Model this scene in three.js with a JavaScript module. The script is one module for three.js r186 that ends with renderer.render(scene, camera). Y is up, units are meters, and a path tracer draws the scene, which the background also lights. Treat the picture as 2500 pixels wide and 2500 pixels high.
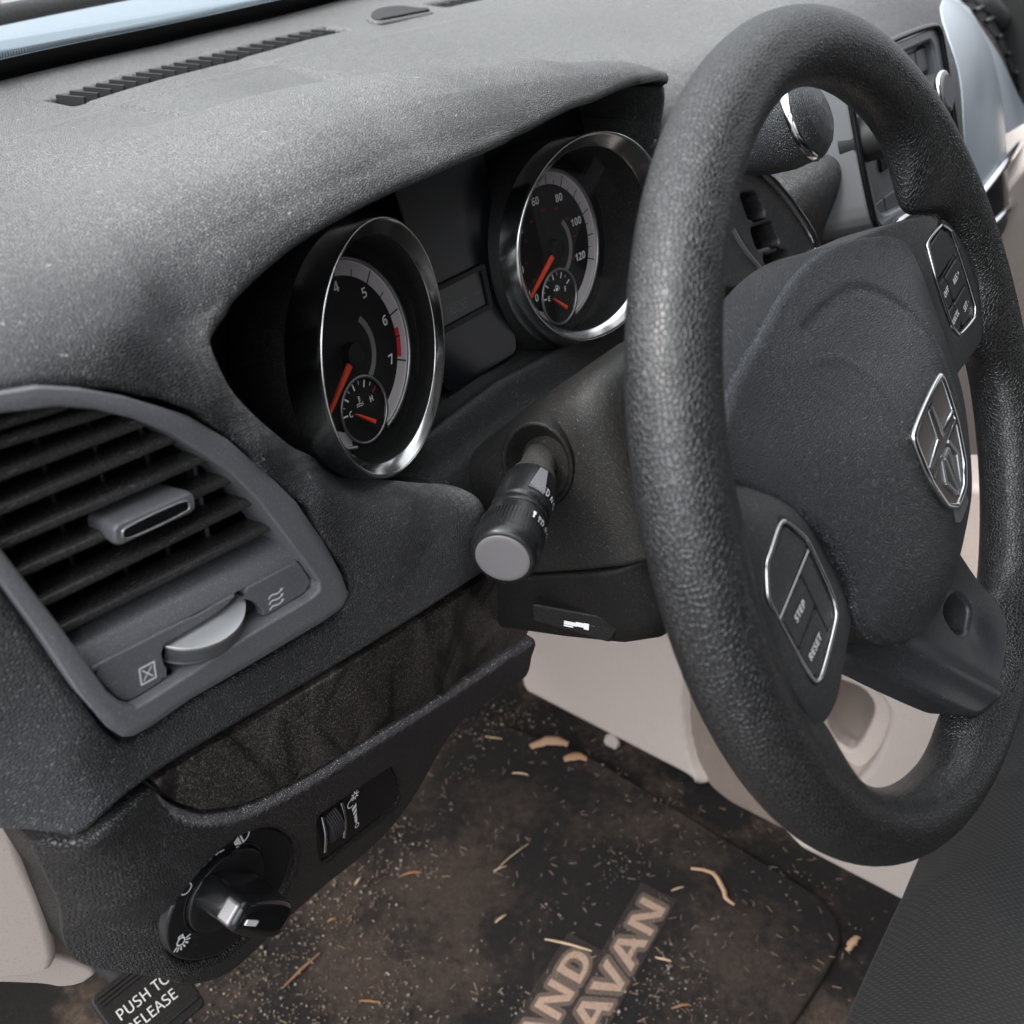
import * as THREE from 'three';
import { mergeGeometries, toCreasedNormals } from 'three/addons/utils/BufferGeometryUtils.js';
import { RoundedBoxGeometry } from 'three/addons/geometries/RoundedBoxGeometry.js';

// ---------------------------------------------------------------- camera, sky, sun, exposure
// Metres, y up, -z towards the front of the van, x towards the passenger; the origin is the hub of the steering wheel.
const scene = new THREE.Scene();
const FLEN = 2492.4;                                  // focal length in pixels of the 2500 px photograph
const RIGHT = [0.57925, 0.01309, 0.81504], UP = [0.45970, 0.82046, -0.33989], BACK = [-0.67316, 0.57156, 0.46923];
const CAM = new THREE.Vector3(-0.43836, 0.24055, 0.09317);
const camera = new THREE.PerspectiveCamera(2 * Math.atan(1250 / FLEN) * 180 / Math.PI, 1, 0.02, 400);
camera.position.copy(CAM);
camera.quaternion.setFromRotationMatrix(new THREE.Matrix4().makeBasis(new THREE.Vector3(...RIGHT), new THREE.Vector3(...UP), new THREE.Vector3(...BACK)));
camera.focus = 0.56; camera.userData.fStop = 11;
scene.add(camera);

const renderer = new THREE.WebGLRenderer({ antialias: true });
renderer.setSize(1024, 1024);
renderer.toneMapping = THREE.LinearToneMapping;
renderer.toneMappingExposure = 1.7;
renderer.shadowMap.enabled = true;

{ // bright overcast sky, a little brighter towards the veiled sun; grey ground below the horizon
  const w = 256, h = 128, d = new Float32Array(w * h * 4), sunDir = new THREE.Vector3(-0.64, 0.70, -0.32).normalize();
  for (let j = 0; j < h; j++) for (let i = 0; i < w; i++) {
    const el = ((j + 0.5) / h - 0.5) * Math.PI, az = ((i + 0.5) / w - 0.5) * 2 * Math.PI, k = (j * w + i) * 4;
    const dir = new THREE.Vector3(Math.cos(el) * Math.cos(az), Math.sin(el), Math.cos(el) * Math.sin(az));
    let c;
    if (el >= 0) {
      const g = Math.sin(el), s = Math.pow(Math.max(0, dir.dot(sunDir)), 4);   // overcast: darker at the horizon, brightest round the veiled sun
      const L = 0.30 + 1.3 * g + 3.8 * s;
      c = [L * 0.955, L * 0.985, L * 1.05];
    } else c = [0.22, 0.215, 0.21];
    d[k] = c[0]; d[k + 1] = c[1]; d[k + 2] = c[2]; d[k + 3] = 1;
  }
  const t = new THREE.DataTexture(d, w, h, THREE.RGBAFormat, THREE.FloatType);
  t.mapping = THREE.EquirectangularReflectionMapping; t.minFilter = t.magFilter = THREE.LinearFilter; t.needsUpdate = true;
  scene.background = t; scene.environment = t;
}
const sun = new THREE.DirectionalLight(0xfff3e6, 1.5);
sun.position.set(-6.4, 7.0, -3.2); sun.target.position.set(0, 0, 0);
sun.castShadow = true; sun.shadow.radius = 24; sun.shadow.mapSize.set(2048, 2048);
Object.assign(sun.shadow.camera, { left: -2, right: 2, top: 2, bottom: -2, near: 1, far: 20 });
scene.add(sun, sun.target);

// ---------------------------------------------------------------- maths helpers
const V = (x, y, z) => new THREE.Vector3(x, y, z);
let seed = 20240;
const rnd = () => { seed = (seed + 0x6D2B79F5) | 0; let t = Math.imul(seed ^ (seed >>> 15), 1 | seed); t = (t + Math.imul(t ^ (t >>> 7), 61 | t)) ^ t; return ((t ^ (t >>> 14)) >>> 0) / 4294967296; };
const rr = (a, b) => a + (b - a) * rnd();
const clamp = (x, a, b) => Math.min(b, Math.max(a, x));
const sst = (a, b, x) => { const t = clamp((x - a) / (b - a), 0, 1); return t * t * (3 - 2 * t); };
const lerp = (a, b, t) => a + (b - a) * t;
// a photograph pixel (2500 px grid) as a direction; the distance comes from a plane of the van
const ray = (u, v) => { const a = u - 1250, b = 1250 - v; return V(a * RIGHT[0] + b * UP[0] - FLEN * BACK[0], a * RIGHT[1] + b * UP[1] - FLEN * BACK[1], a * RIGHT[2] + b * UP[2] - FLEN * BACK[2]); };
const onPlane = (u, v, p0, n) => { const d = ray(u, v), k = (p0.clone().sub(CAM).dot(n)) / d.dot(n); return CAM.clone().addScaledVector(d, k); };
const atZ = (u, v, z) => onPlane(u, v, V(0, 0, z), V(0, 0, 1));
const atY = (u, v, y) => onPlane(u, v, V(0, y, 0), V(0, 1, 0));
const atX = (u, v, x) => onPlane(u, v, V(x, 0, 0), V(1, 0, 0));
const pairs = (a) => { const o = []; for (let i = 0; i < a.length; i += 2) o.push([a[i], a[i + 1]]); return o; };
// Catmull-Rom through 2D points
function spline(pts, closed, per = 6) {
  const n = pts.length, out = [], g = (i) => closed ? pts[(i + n) % n] : pts[clamp(i, 0, n - 1)];
  for (let i = 0; i < (closed ? n : n - 1); i++) {
    const a = g(i - 1), b = g(i), c = g(i + 1), d = g(i + 2);
    for (let k = 0; k < per; k++) {
      const t = k / per, t2 = t * t, t3 = t2 * t;
      out.push([0, 1].map((m) => 0.5 * (2 * b[m] + (c[m] - a[m]) * t + (2 * a[m] - 5 * b[m] + 4 * c[m] - d[m]) * t2 + (3 * b[m] - a[m] - 3 * c[m] + d[m]) * t3)));
    }
  }
  if (!closed) out.push(pts[n - 1].slice());
  return out;
}
const area2 = (p) => { let s = 0; for (let i = 0; i < p.length; i++) { const a = p[i], b = p[(i + 1) % p.length]; s += a[0] * b[1] - b[0] * a[1]; } return s / 2; };
function roundPoly(pts, r, seg = 5) { // polygon with rounded corners
  const out = [], n = pts.length;
  for (let i = 0; i < n; i++) {
    const p = pts[i], a = pts[(i + n - 1) % n], b = pts[(i + 1) % n], ri = Array.isArray(r) ? r[i] : r;
    const la = Math.hypot(a[0] - p[0], a[1] - p[1]), lb = Math.hypot(b[0] - p[0], b[1] - p[1]), k = Math.min(ri, la * 0.45, lb * 0.45);
    const A = [p[0] + (a[0] - p[0]) / la * k, p[1] + (a[1] - p[1]) / la * k], B = [p[0] + (b[0] - p[0]) / lb * k, p[1] + (b[1] - p[1]) / lb * k];
    for (let j = 0; j <= seg; j++) { const t = j / seg; out.push([(1 - t) * (1 - t) * A[0] + 2 * t * (1 - t) * p[0] + t * t * B[0], (1 - t) * (1 - t) * A[1] + 2 * t * (1 - t) * p[1] + t * t * B[1]]); }
  }
  return out;
}
function sdPoly(P, x, y) { // positive inside
  let d = 1e9, inside = false;
  for (let i = 0, j = P.length - 1; i < P.length; j = i++) {
    const ax = P[j][0], ay = P[j][1], bx = P[i][0], by = P[i][1], ex = bx - ax, ey = by - ay, wx = x - ax, wy = y - ay;
    const t = clamp((wx * ex + wy * ey) / (ex * ex + ey * ey + 1e-18), 0, 1), dx = wx - ex * t, dy = wy - ey * t;
    d = Math.min(d, dx * dx + dy * dy);
    if ((ay > y) !== (by > y) && x < (bx - ax) * (y - ay) / (by - ay) + ax) inside = !inside;
  }
  return (inside ? 1 : -1) * Math.sqrt(d);
}
// thin-plate surface through scattered points [s, t, h]
function thinPlate(pts, smooth = 1e-6) {
  const n = pts.length, m = n + 3, A = [], U = (r2) => r2 < 1e-14 ? 0 : 0.5 * r2 * Math.log(r2);
  for (let i = 0; i < n; i++) {
    const row = new Float64Array(m + 1);
    for (let j = 0; j < n; j++) row[j] = U((pts[i][0] - pts[j][0]) ** 2 + (pts[i][1] - pts[j][1]) ** 2) + (i === j ? smooth : 0);
    row[n] = 1; row[n + 1] = pts[i][0]; row[n + 2] = pts[i][1]; row[m] = pts[i][2]; A.push(row);
  }
  for (let k = 0; k < 3; k++) { const row = new Float64Array(m + 1); for (let j = 0; j < n; j++) row[j] = k ? pts[j][k - 1] : 1; A.push(row); }
  for (let i = 0; i < m; i++) {
    let p = i; for (let r = i + 1; r < m; r++) if (Math.abs(A[r][i]) > Math.abs(A[p][i])) p = r;
    [A[i], A[p]] = [A[p], A[i]];
    for (let r = 0; r < m; r++) if (r !== i) { const f = A[r][i] / A[i][i]; if (f) for (let c = i; c <= m; c++) A[r][c] -= f * A[i][c]; }
  }
  const w = A.map((row, i) => row[m] / row[i]);
  return (s, t) => { let h = w[n] + w[n + 1] * s + w[n + 2] * t; for (let i = 0; i < n; i++) h += w[i] * U((s - pts[i][0]) ** 2 + (t - pts[i][1]) ** 2); return h; };
}
// a frame for height fields: point = O + s*e1 + t*e2 + h*a
class Frame {
  constructor(O, e1, e2, a) { this.O = O; this.e1 = e1; this.e2 = e2; this.a = a; this.h = () => 0; }
  at(s, t, h) { return this.O.clone().addScaledVector(this.e1, s).addScaledVector(this.e2, t).addScaledVector(this.a, h); }
  st(p) { const q = p.clone().sub(this.O); return [q.dot(this.e1), q.dot(this.e2), q.dot(this.a)]; }
  fit(points, smooth) { this.h = thinPlate(points.map((p) => this.st(p)), smooth); return this; }
  hit(u, v, near = 0.12, far = 2.2) { // where the pixel's ray meets the surface
    const d = ray(u, v).normalize(), f = (k) => { const [s, t, h] = this.st(CAM.clone().addScaledVector(d, k)); return h - this.h(s, t); };
    let a = near, fa = f(a);
    for (let k = near + 0.01; k < far; k += 0.01) {
      const fk = f(k);
      if (fa > 0 && fk <= 0) { let lo = a, hi = k; for (let i = 0; i < 22; i++) { const mid = (lo + hi) / 2; if (f(mid) > 0) lo = mid; else hi = mid; } return CAM.clone().addScaledVector(d, (lo + hi) / 2); }
      a = k; fa = fk;
    }
    return null;
  }
  flat(u, v) { const p = onPlane(u, v, this.O, this.a); const q = this.st(p); return [q[0], q[1]]; }      // for plane frames
  hits(list) { return list.map(([u, v]) => { const p = this.hit(u, v); if (!p) throw new Error('no hit ' + u + ',' + v); const q = this.st(p); return [q[0], q[1]]; }); }
}
// a panel cut from a frame's surface: outline and holes in (s,t), rounded edges of radius r, sides of depth `skirt`
function panel(F, outline, { holes = [], cell = 0.004, r = 0.002, skirt = 0.006, skirtDir = null, lift = 0, relief = null, uvScale = 1, colour = null, arc = 4 } = {}) {
  const sd = (s, t) => { let d = sdPoly(outline, s, t); for (const H of holes) d = Math.min(d, -sdPoly(H, s, t)); return d; };
  const H = (s, t) => F.h(s, t) + lift + (relief ? relief(s, t) : 0);
  let x0 = 1e9, x1 = -1e9, y0 = 1e9, y1 = -1e9;
  for (const [a, b] of outline) { x0 = Math.min(x0, a); x1 = Math.max(x1, a); y0 = Math.min(y0, b); y1 = Math.max(y1, b); }
  x0 -= cell * 0.37; y0 -= cell * 0.61;
  const nx = Math.ceil((x1 - x0) / cell) + 2, ny = Math.ceil((y1 - y0) / cell) + 2;
  const D = new Float64Array((nx + 1) * (ny + 1));
  for (let j = 0; j <= ny; j++) for (let i = 0; i <= nx; i++) D[j * (nx + 1) + i] = sd(x0 + i * cell, y0 + j * cell) - r;
  const pos = [], nor = [], uv = [], col = [], idx = [], vs = [], ids = new Map();
  const push = (p, n, s, t) => { pos.push(p.x, p.y, p.z); nor.push(n.x, n.y, n.z); uv.push(s * uvScale, t * uvScale); if (colour) col.push(...colour(s, t)); return pos.length / 3 - 1; };
  const nrm = (s, t) => { const e = 0.0006; const n = F.a.clone().addScaledVector(F.e1, -(H(s + e, t) - H(s - e, t)) / (2 * e)).addScaledVector(F.e2, -(H(s, t + e) - H(s, t - e)) / (2 * e)); return n.normalize(); };
  const vert = (key, s, t) => { if (!ids.has(key)) { const n = nrm(s, t), id = push(F.at(s, t, H(s, t)), n, s, t); ids.set(key, id); vs[id] = { s, t, n }; } return ids.get(key); };
  const segs = [];
  const tri = (c) => { // c: 3 corners [i,j]
    const q = c.map(([i, j]) => ({ i, j, d: D[j * (nx + 1) + i] }));
    const out = [];
    for (let k = 0; k < 3; k++) {
      const a = q[k], b = q[(k + 1) % 3];
      if (a.d >= 0) out.push({ v: vert(a.j * 100000 + a.i, x0 + a.i * cell, y0 + a.j * cell), e: false });
      if ((a.d >= 0) !== (b.d >= 0)) {
        const k1 = a.j * (nx + 1) + a.i, k2 = b.j * (nx + 1) + b.i, key = 'e' + Math.min(k1, k2) + '_' + Math.max(k1, k2);
        const [p, o] = k1 < k2 ? [a, b] : [b, a], f = clamp(p.d / (p.d - o.d), 0.002, 0.998);
        out.push({ v: vert(key, x0 + (p.i + (o.i - p.i) * f) * cell, y0 + (p.j + (o.j - p.j) * f) * cell), e: true });
      }
    }
    for (let k = 1; k + 1 < out.length; k++) idx.push(out[0].v, out[k].v, out[k + 1].v);
    const e = out.map((o, k) => [o, out[(k + 1) % out.length]]).filter(([a, b]) => a.e && b.e);
    for (const [a, b] of e) segs.push([a.v, b.v]);
  };
  for (let j = 0; j < ny; j++) for (let i = 0; i < nx; i++) { tri([[i, j], [i + 1, j], [i + 1, j + 1]]); tri([[i, j], [i + 1, j + 1], [i, j + 1]]); }
  // rounded rim and sides
  const rim = new Map(), sdir = skirtDir || F.a.clone().negate();
  const ring = (id) => {
    if (rim.has(id)) return rim.get(id);
    const { s, t, n } = vs[id], e = 0.0004; let gx = sd(s + e, t) - sd(s - e, t), gy = sd(s, t + e) - sd(s, t - e); const gl = Math.hypot(gx, gy) || 1; gx /= -gl; gy /= -gl;
    const h0 = H(s, t), out3 = V(0, 0, 0).addScaledVector(F.e1, gx).addScaledVector(F.e2, gy); const o3 = out3.clone().addScaledVector(n, -out3.dot(n)).normalize();
    const list = [id]; let last;
    for (let k = 1; k <= arc; k++) {
      const th = k / arc * Math.PI / 2, off = r * Math.sin(th), drop = r * (1 - Math.cos(th));
      last = F.at(s, t, h0).addScaledVector(o3, off).addScaledVector(n, -drop);
      list.push(push(last, n.clone().multiplyScalar(Math.cos(th)).addScaledVector(o3, Math.sin(th)).normalize(), s + gx * off, t + gy * off));
    }
    if (skirt > 0) list.push(push(last.clone().addScaledVector(sdir, skirt), o3, s + gx * (r + skirt), t + gy * (r + skirt)));
    rim.set(id, list); return list;
  };
  for (const [a, b] of segs) { const A = ring(a), B = ring(b); for (let k = 0; k + 1 < A.length; k++) idx.push(A[k], A[k + 1], B[k], B[k], A[k + 1], B[k + 1]); }
  const g = new THREE.BufferGeometry();
  g.setAttribute('position', new THREE.Float32BufferAttribute(pos, 3)); g.setAttribute('normal', new THREE.Float32BufferAttribute(nor, 3)); g.setAttribute('uv', new THREE.Float32BufferAttribute(uv, 2));
  if (colour) g.setAttribute('color', new THREE.Float32BufferAttribute(col, 3));
  g.setIndex(idx); return g;
}
const planeFrame = (O, n, upHint = V(0, 1, 0)) => { const a = n.clone().normalize(), e1 = upHint.clone().cross(a).normalize(), e2 = a.clone().cross(e1); return new Frame(O.clone(), e1, e2, a); };
// sweep of a closed 2D section along stations: each station = {o: Vector3, x: Vector3, y: Vector3, sec: [[..]]}
function loft(stations, { closed = true, capA = true, capB = true, uv = true } = {}) {
  const m = stations[0].sec.length, pos = [], uvs = [], idx = [], cols = closed ? m + 1 : m; let run = 0, prev = null;
  stations.forEach((S) => {
    const c = S.sec.map(([a, b]) => S.o.clone().addScaledVector(S.x, a).addScaledVector(S.y, b)); if (prev) run += c[0].distanceTo(prev); prev = c[0]; let along = 0;
    for (let k = 0; k < cols; k++) { const p = c[k % m]; if (k) along += p.distanceTo(c[(k - 1) % m]); pos.push(p.x, p.y, p.z); uvs.push(along, run); }
  });
  for (let i = 0; i + 1 < stations.length; i++) for (let k = 0; k + 1 < cols; k++) { const a = i * cols + k, b = a + cols; idx.push(a, a + 1, b, b, a + 1, b + 1); }
  const cap = (i, flip) => { const base = pos.length / 3, S = stations[i]; for (let k = 0; k < m; k++) { const j = (i * cols + k) * 3; pos.push(pos[j], pos[j + 1], pos[j + 2]); uvs.push(S.sec[k][0], S.sec[k][1]); }
    for (const f of THREE.ShapeUtils.triangulateShape(S.sec.map(([a, b]) => new THREE.Vector2(a, b)), [])) idx.push(base + f[0], base + f[flip ? 2 : 1], base + f[flip ? 1 : 2]); };
  if (capA) cap(0, true); if (capB) cap(stations.length - 1, false);
  const g = new THREE.BufferGeometry(); g.setAttribute('position', new THREE.Float32BufferAttribute(pos, 3)); g.setAttribute('uv', new THREE.Float32BufferAttribute(uvs, 2)); g.setIndex(idx); g.computeVertexNormals(); return smoothSeam(g, stations.length, cols, closed);
}
function smoothSeam(g, rows, cols, closed) { if (!closed) return g; const n = g.attributes.normal; for (let i = 0; i < rows; i++) { const a = i * cols, b = a + cols - 1; const v = V(n.getX(a) + n.getX(b), n.getY(a) + n.getY(b), n.getZ(a) + n.getZ(b)).normalize(); n.setXYZ(a, v.x, v.y, v.z); n.setXYZ(b, v.x, v.y, v.z); } return g; }
const circle = (r, n = 24, ry = r) => Array.from({ length: n }, (_, i) => [r * Math.cos(i / n * 2 * Math.PI), ry * Math.sin(i / n * 2 * Math.PI)]);
const tube = (pts, r, n = 10, seg = 40, closed = false) => new THREE.TubeGeometry(new THREE.CatmullRomCurve3(pts, closed), seg, r, n, closed);
const extrude = (pts, depth, bevel = 0.0006, holes = []) => { const s = new THREE.Shape(pts.map(([a, b]) => new THREE.Vector2(a, b))); for (const h of holes) s.holes.push(new THREE.Path(h.map(([a, b]) => new THREE.Vector2(a, b)))); return new THREE.ExtrudeGeometry(s, { depth, bevelEnabled: bevel > 0, bevelThickness: bevel, bevelSize: bevel, bevelOffset: -bevel, bevelSegments: 3, curveSegments: 8 }); };
const inFrame = (g, F, h = 0) => g.applyMatrix4(new THREE.Matrix4().makeBasis(F.e1, F.e2, F.a).setPosition(F.at(0, 0, h)));
const moved = (g, x, y, z) => g.translate(x, y, z);
const merge = (l) => mergeGeometries(l.map((g) => { const q = g.index ? g.toNonIndexed() : g; for (const k of Object.keys(q.attributes)) if (!['position', 'normal', 'uv'].includes(k)) q.deleteAttribute(k); return q; }));

// ---------------------------------------------------------------- naming helpers
const used = new Map();
const numbered = (n) => { const k = used.get(n) || 0; used.set(n, k + 1); return k ? n + '_' + String(k).padStart(3, '0') : n; };
const shade = (m) => { m.castShadow = true; m.receiveShadow = true; return m; };
function thing(name, label, category, group) { const o = new THREE.Group(); o.name = numbered(name); o.userData = { label, category }; if (group) o.userData.group = group; scene.add(o); return o; }
function part(name, geo, mat, parent) { const m = shade(new THREE.Mesh(geo, mat)); m.name = name; parent.add(m); return m; }
function solo(name, geo, mat, label, category, group) { const m = shade(new THREE.Mesh(geo, mat)); m.name = numbered(name); m.userData = { label, category }; if (group) m.userData.group = group; scene.add(m); return m; }
function struct(name, geo, mat) { const m = shade(new THREE.Mesh(geo, mat)); m.name = numbered(name); m.userData = { kind: 'structure' }; scene.add(m); return m; }

// ---------------------------------------------------------------- textures
const enc = (x) => { x = clamp(x, 0, 1); return 255 * (x <= 0.0031308 ? 12.92 * x : 1.055 * Math.pow(x, 1 / 2.4) - 0.055); };
function tex(w, h, fn, srgb) { // fn(i, j) -> value or [r, g, b] in 0..1 (linear)
  const d = new Uint8Array(w * h * 4);
  for (let j = 0; j < h; j++) for (let i = 0; i < w; i++) { const c = fn(i, j), k = (j * w + i) * 4; for (let m = 0; m < 3; m++) { const x = Array.isArray(c) ? c[m] : c; d[k + m] = srgb ? enc(x) : 255 * clamp(x, 0, 1); } d[k + 3] = 255; }
  const t = new THREE.DataTexture(d, w, h, THREE.RGBAFormat); t.wrapS = t.wrapT = THREE.RepeatWrapping; t.magFilter = THREE.LinearFilter; t.minFilter = THREE.LinearMipmapLinearFilter; t.generateMipmaps = true; if (srgb) t.colorSpace = THREE.SRGBColorSpace; t.needsUpdate = true; return t;
}
const sized = (t, metresX, metresY = metresX) => { const c = t.clone(); c.repeat.set(1 / metresX, 1 / metresY); c.needsUpdate = true; return c; };
function noiseTile(n, cells, oct = 4) { // tileable value noise 0..1
  const out = new Float32Array(n * n); let amp = 1, sum = 0;
  for (let o = 0; o < oct; o++) {
    const c = cells << o, g = Float32Array.from({ length: c * c }, rnd);
    for (let j = 0; j < n; j++) { const y = j / n * c, yi = Math.floor(y), fy = y - yi, sy = fy * fy * (3 - 2 * fy);
      for (let i = 0; i < n; i++) { const x = i / n * c, xi = Math.floor(x), fx = x - xi, sx = fx * fx * (3 - 2 * fx), a = (yi % c) * c, b = ((yi + 1) % c) * c, x1 = xi % c, x2 = (xi + 1) % c;
        out[j * n + i] += amp * lerp(lerp(g[a + x1], g[a + x2], sx), lerp(g[b + x1], g[b + x2], sx), sy); } }
    sum += amp; amp *= 0.55;
  }
  return out.map((x) => x / sum);
}
function worley(n, cx, cy, jitter = 0.9) { // tileable: nearest and second nearest distances in cell units
  const px = Float32Array.from({ length: cx * cy }, () => 0.5 + (rnd() - 0.5) * jitter), py = Float32Array.from({ length: cx * cy }, () => 0.5 + (rnd() - 0.5) * jitter), f1 = new Float32Array(n * n), f2 = new Float32Array(n * n);
  for (let j = 0; j < n; j++) for (let i = 0; i < n; i++) {
    const x = i / n * cx, y = j / n * cy, xi = Math.floor(x), yi = Math.floor(y); let a = 9, b = 9;
    for (let v = -1; v <= 1; v++) for (let u = -1; u <= 1; u++) { const k = ((yi + v + cy) % cy) * cx + (xi + u + cx) % cx, dx = xi + u + px[k] - x, dy = yi + v + py[k] - y, d = Math.sqrt(dx * dx + dy * dy); if (d < a) { b = a; a = d; } else if (d < b) b = d; }
    f1[j * n + i] = a; f2[j * n + i] = b;
  }
  return [f1, f2];
}
const N512 = noiseTile(512, 6, 5), NF = noiseTile(512, 64, 3), NL = noiseTile(512, 3, 4);
const at512 = (a, i, j) => a[(((j % 512) + 512) % 512) * 512 + (((i % 512) + 512) % 512)];
const nz = (a, x, y) => { const fx = Math.floor(x), fy = Math.floor(y), u = x - fx, v = y - fy; return lerp(lerp(at512(a, fx, fy), at512(a, fx + 1, fy), u), lerp(at512(a, fx, fy + 1), at512(a, fx + 1, fy + 1), u), v); };

const W1 = worley(1024, 44, 58), W2 = worley(512, 40, 40);
// moulded dashboard grain: flat pebbles with worn valleys between them, 1024 px = 55 mm
const grainTex = tex(1024, 1024, (i, j) => { const k = j * 1024 + i, e = W1[1][k] - W1[0][k]; return sst(0.0, 0.34, e) * 0.8 + 0.2 * at512(NF, i, j) * sst(0.1, 0.5, e) + 0.12 * (at512(N512, i >> 1, j >> 1) - 0.5); });
// moulded steering-wheel grain: a raised net around pits
const W3 = worley(1024, 26, 34, 1.0);
const pitTex = tex(1024, 1024, (i, j) => { const k = j * 1024 + i, e = W3[1][k] - W3[0][k]; return 0.86 * (1 - sst(0.02, 0.36, e) * (0.55 + 0.45 * at512(N512, i >> 1, j >> 1) * 1.3)) + 0.14 * at512(NF, i, j); });
const fineTex = tex(512, 512, (i, j) => 0.7 * W2[0][j * 512 + i] + 0.3 * at512(NF, i, j));   // matt plastic spark-erosion
// dust grains on a plain colour; 512 px = 60 mm unless said otherwise
function dusty(base, dust, amount, size = 512, lint = 40, patch = 0.6) {
  const d = new Float32Array(size * size);
  for (let k = 0; k < size * size; k++) { const i = k % size, j = (k / size) | 0, p = lerp(1, 2.2 * at512(NL, i * 512 / size | 0, j * 512 / size | 0) - 0.3, patch); d[k] = rnd() < amount * p ? 0.35 + 0.65 * rnd() : 0.12 * amount * p * at512(NF, i, j); }
  for (let q = 0; q < lint; q++) { let x = rnd() * size, y = rnd() * size, a = rnd() * 6.3; const L = rr(3, 14), s = rr(0.5, 1); for (let m = 0; m < L; m++) { d[(((y | 0) + size) % size) * size + (((x | 0) + size) % size)] = s; x += Math.cos(a); y += Math.sin(a); a += (rnd() - 0.5) * 0.5; } }
  return tex(size, size, (i, j) => { const q = d[j * size + i]; return base.map((b, m) => lerp(b, dust[m], q)); }, true);
}
const DUST = [0.30, 0.285, 0.255];
const std = (o) => new THREE.MeshPhysicalMaterial({ roughness: 0.5, ...o });
const rgb = (r, g, b) => new THREE.Color().setRGB(r, g, b);
const M = {};
M.padMap = null;   // made with the dashboard, it follows its shape
M.lower = std({ specularIntensity: 0.7, map: sized(dusty([0.016, 0.016, 0.018], DUST, 0.03, 512, 20), 0.11), roughness: 0.37, bumpMap: sized(grainTex, 0.066), bumpScale: 0.0009 });
M.bezel = std({ map: sized(dusty([0.160, 0.161, 0.172], [0.45, 0.43, 0.4], 0.05, 512, 30), 0.12), roughness: 0.34, bumpMap: sized(fineTex, 0.02), bumpScale: 0.00003 });
M.louver = std({ map: sized(dusty([0.042, 0.041, 0.040], [0.30, 0.275, 0.245], 0.06, 512, 60, 0.3), 0.12), roughness: 0.27, bumpMap: sized(fineTex, 0.02), bumpScale: 0.00003 });
M.louverLip = std({ map: sized(dusty([0.05, 0.05, 0.05], DUST, 0.04, 256, 5), 0.12), roughness: 0.36 });
M.dark = std({ color: rgb(0.012, 0.012, 0.0125), roughness: 0.6 });
M.deep = std({ color: rgb(0.006, 0.006, 0.006), roughness: 0.8 });
M.cluster = std({ map: sized(dusty([0.0085, 0.0085, 0.009], DUST, 0.045, 512, 30), 0.1), roughness: 0.55, bumpMap: sized(fineTex, 0.02), bumpScale: 0.00004 });
M.gloss = std({ color: rgb(0.008, 0.008, 0.009), roughness: 0.14 });
M.blackPlastic = std({ map: sized(dusty([0.011, 0.011, 0.012], DUST, 0.02, 512, 10), 0.1), roughness: 0.3 });
M.chrome = std({ color: rgb(0.72, 0.73, 0.74), metalness: 1, roughness: 0.12 });
M.chromeDusty = std({ metalness: 1, roughness: 0.17, map: sized(dusty([0.72, 0.72, 0.72], [0.34, 0.32, 0.29], 0.05, 256, 8), 0.05) });
M.satin = std({ color: rgb(0.42, 0.42, 0.43), metalness: 0.9, roughness: 0.34 });
M.column = std({ specularIntensity: 0.7,  map: sized(dusty([0.0135, 0.0127, 0.012], [0.22, 0.205, 0.18], 0.05, 512, 60, 0.25), 0.1), roughness: 0.5, bumpMap: sized(fineTex, 0.02), bumpScale: 0.00008 });
M.columnLow = std({ specularIntensity: 0.5,  map: sized(dusty([0.0135, 0.0127, 0.012], DUST, 0.012, 512, 10), 0.1), roughness: 0.48, bumpMap: sized(fineTex, 0.02), bumpScale: 0.00008 });
M.rim = std({ map: sized(tex(1024, 1024, (i, j) => { const e = W3[1][j * 1024 + i] - W3[0][j * 1024 + i], q = 1 - sst(0.05, 0.4, e); if (rnd() < 0.0005) return [0.2, 0.19, 0.17]; return [0.009 + 0.015 * q, 0.0088 + 0.0146 * q, 0.0088 + 0.0146 * q]; }, true), 0.066), ior: 1.62, roughness: 0.35, bumpMap: sized(pitTex, 0.058), bumpScale: 0.00032 });  // map darkens the pits: shade of the grain painted into the colour
M.pad = std({ map: sized(dusty([0.034, 0.036, 0.040], DUST, 0.012, 512, 6), 0.12), roughness: 0.33, bumpMap: sized(grainTex, 0.07), bumpScale: 0.0008 });
M.spoke = std({ map: sized(dusty([0.03, 0.03, 0.033], DUST, 0.03, 512, 10), 0.1), roughness: 0.36, bumpMap: sized(fineTex, 0.02), bumpScale: 0.00004 });
M.spokeDusty = std({ map: sized(dusty([0.027, 0.027, 0.029], DUST, 0.07, 512, 30), 0.09), roughness: 0.5, bumpMap: sized(fineTex, 0.02), bumpScale: 0.00006 });
M.button = std({ map: sized(dusty([0.017, 0.017, 0.018], DUST, 0.06, 256, 10), 0.05), roughness: 0.4 });
M.beige = std({ map: sized(dusty([0.55, 0.472, 0.42], [0.36, 0.29, 0.24], 0.04, 512, 8), 0.25), roughness: 0.55, bumpMap: sized(fineTex, 0.03), bumpScale: 0.00006 });
M.beigeDark = std({ color: rgb(0.27, 0.225, 0.19), roughness: 0.7 });
M.smooth = std({ color: rgb(0.07, 0.075, 0.082), roughness: 0.3 });
M.knobGrey = std({ color: rgb(0.1, 0.1, 0.105), roughness: 0.45 });
M.white = std({ color: rgb(0.75, 0.75, 0.75), roughness: 0.5 });
M.red = std({ color: rgb(1.0, 0.09, 0.03), roughness: 0.4 });
M.trim = null;

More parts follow.
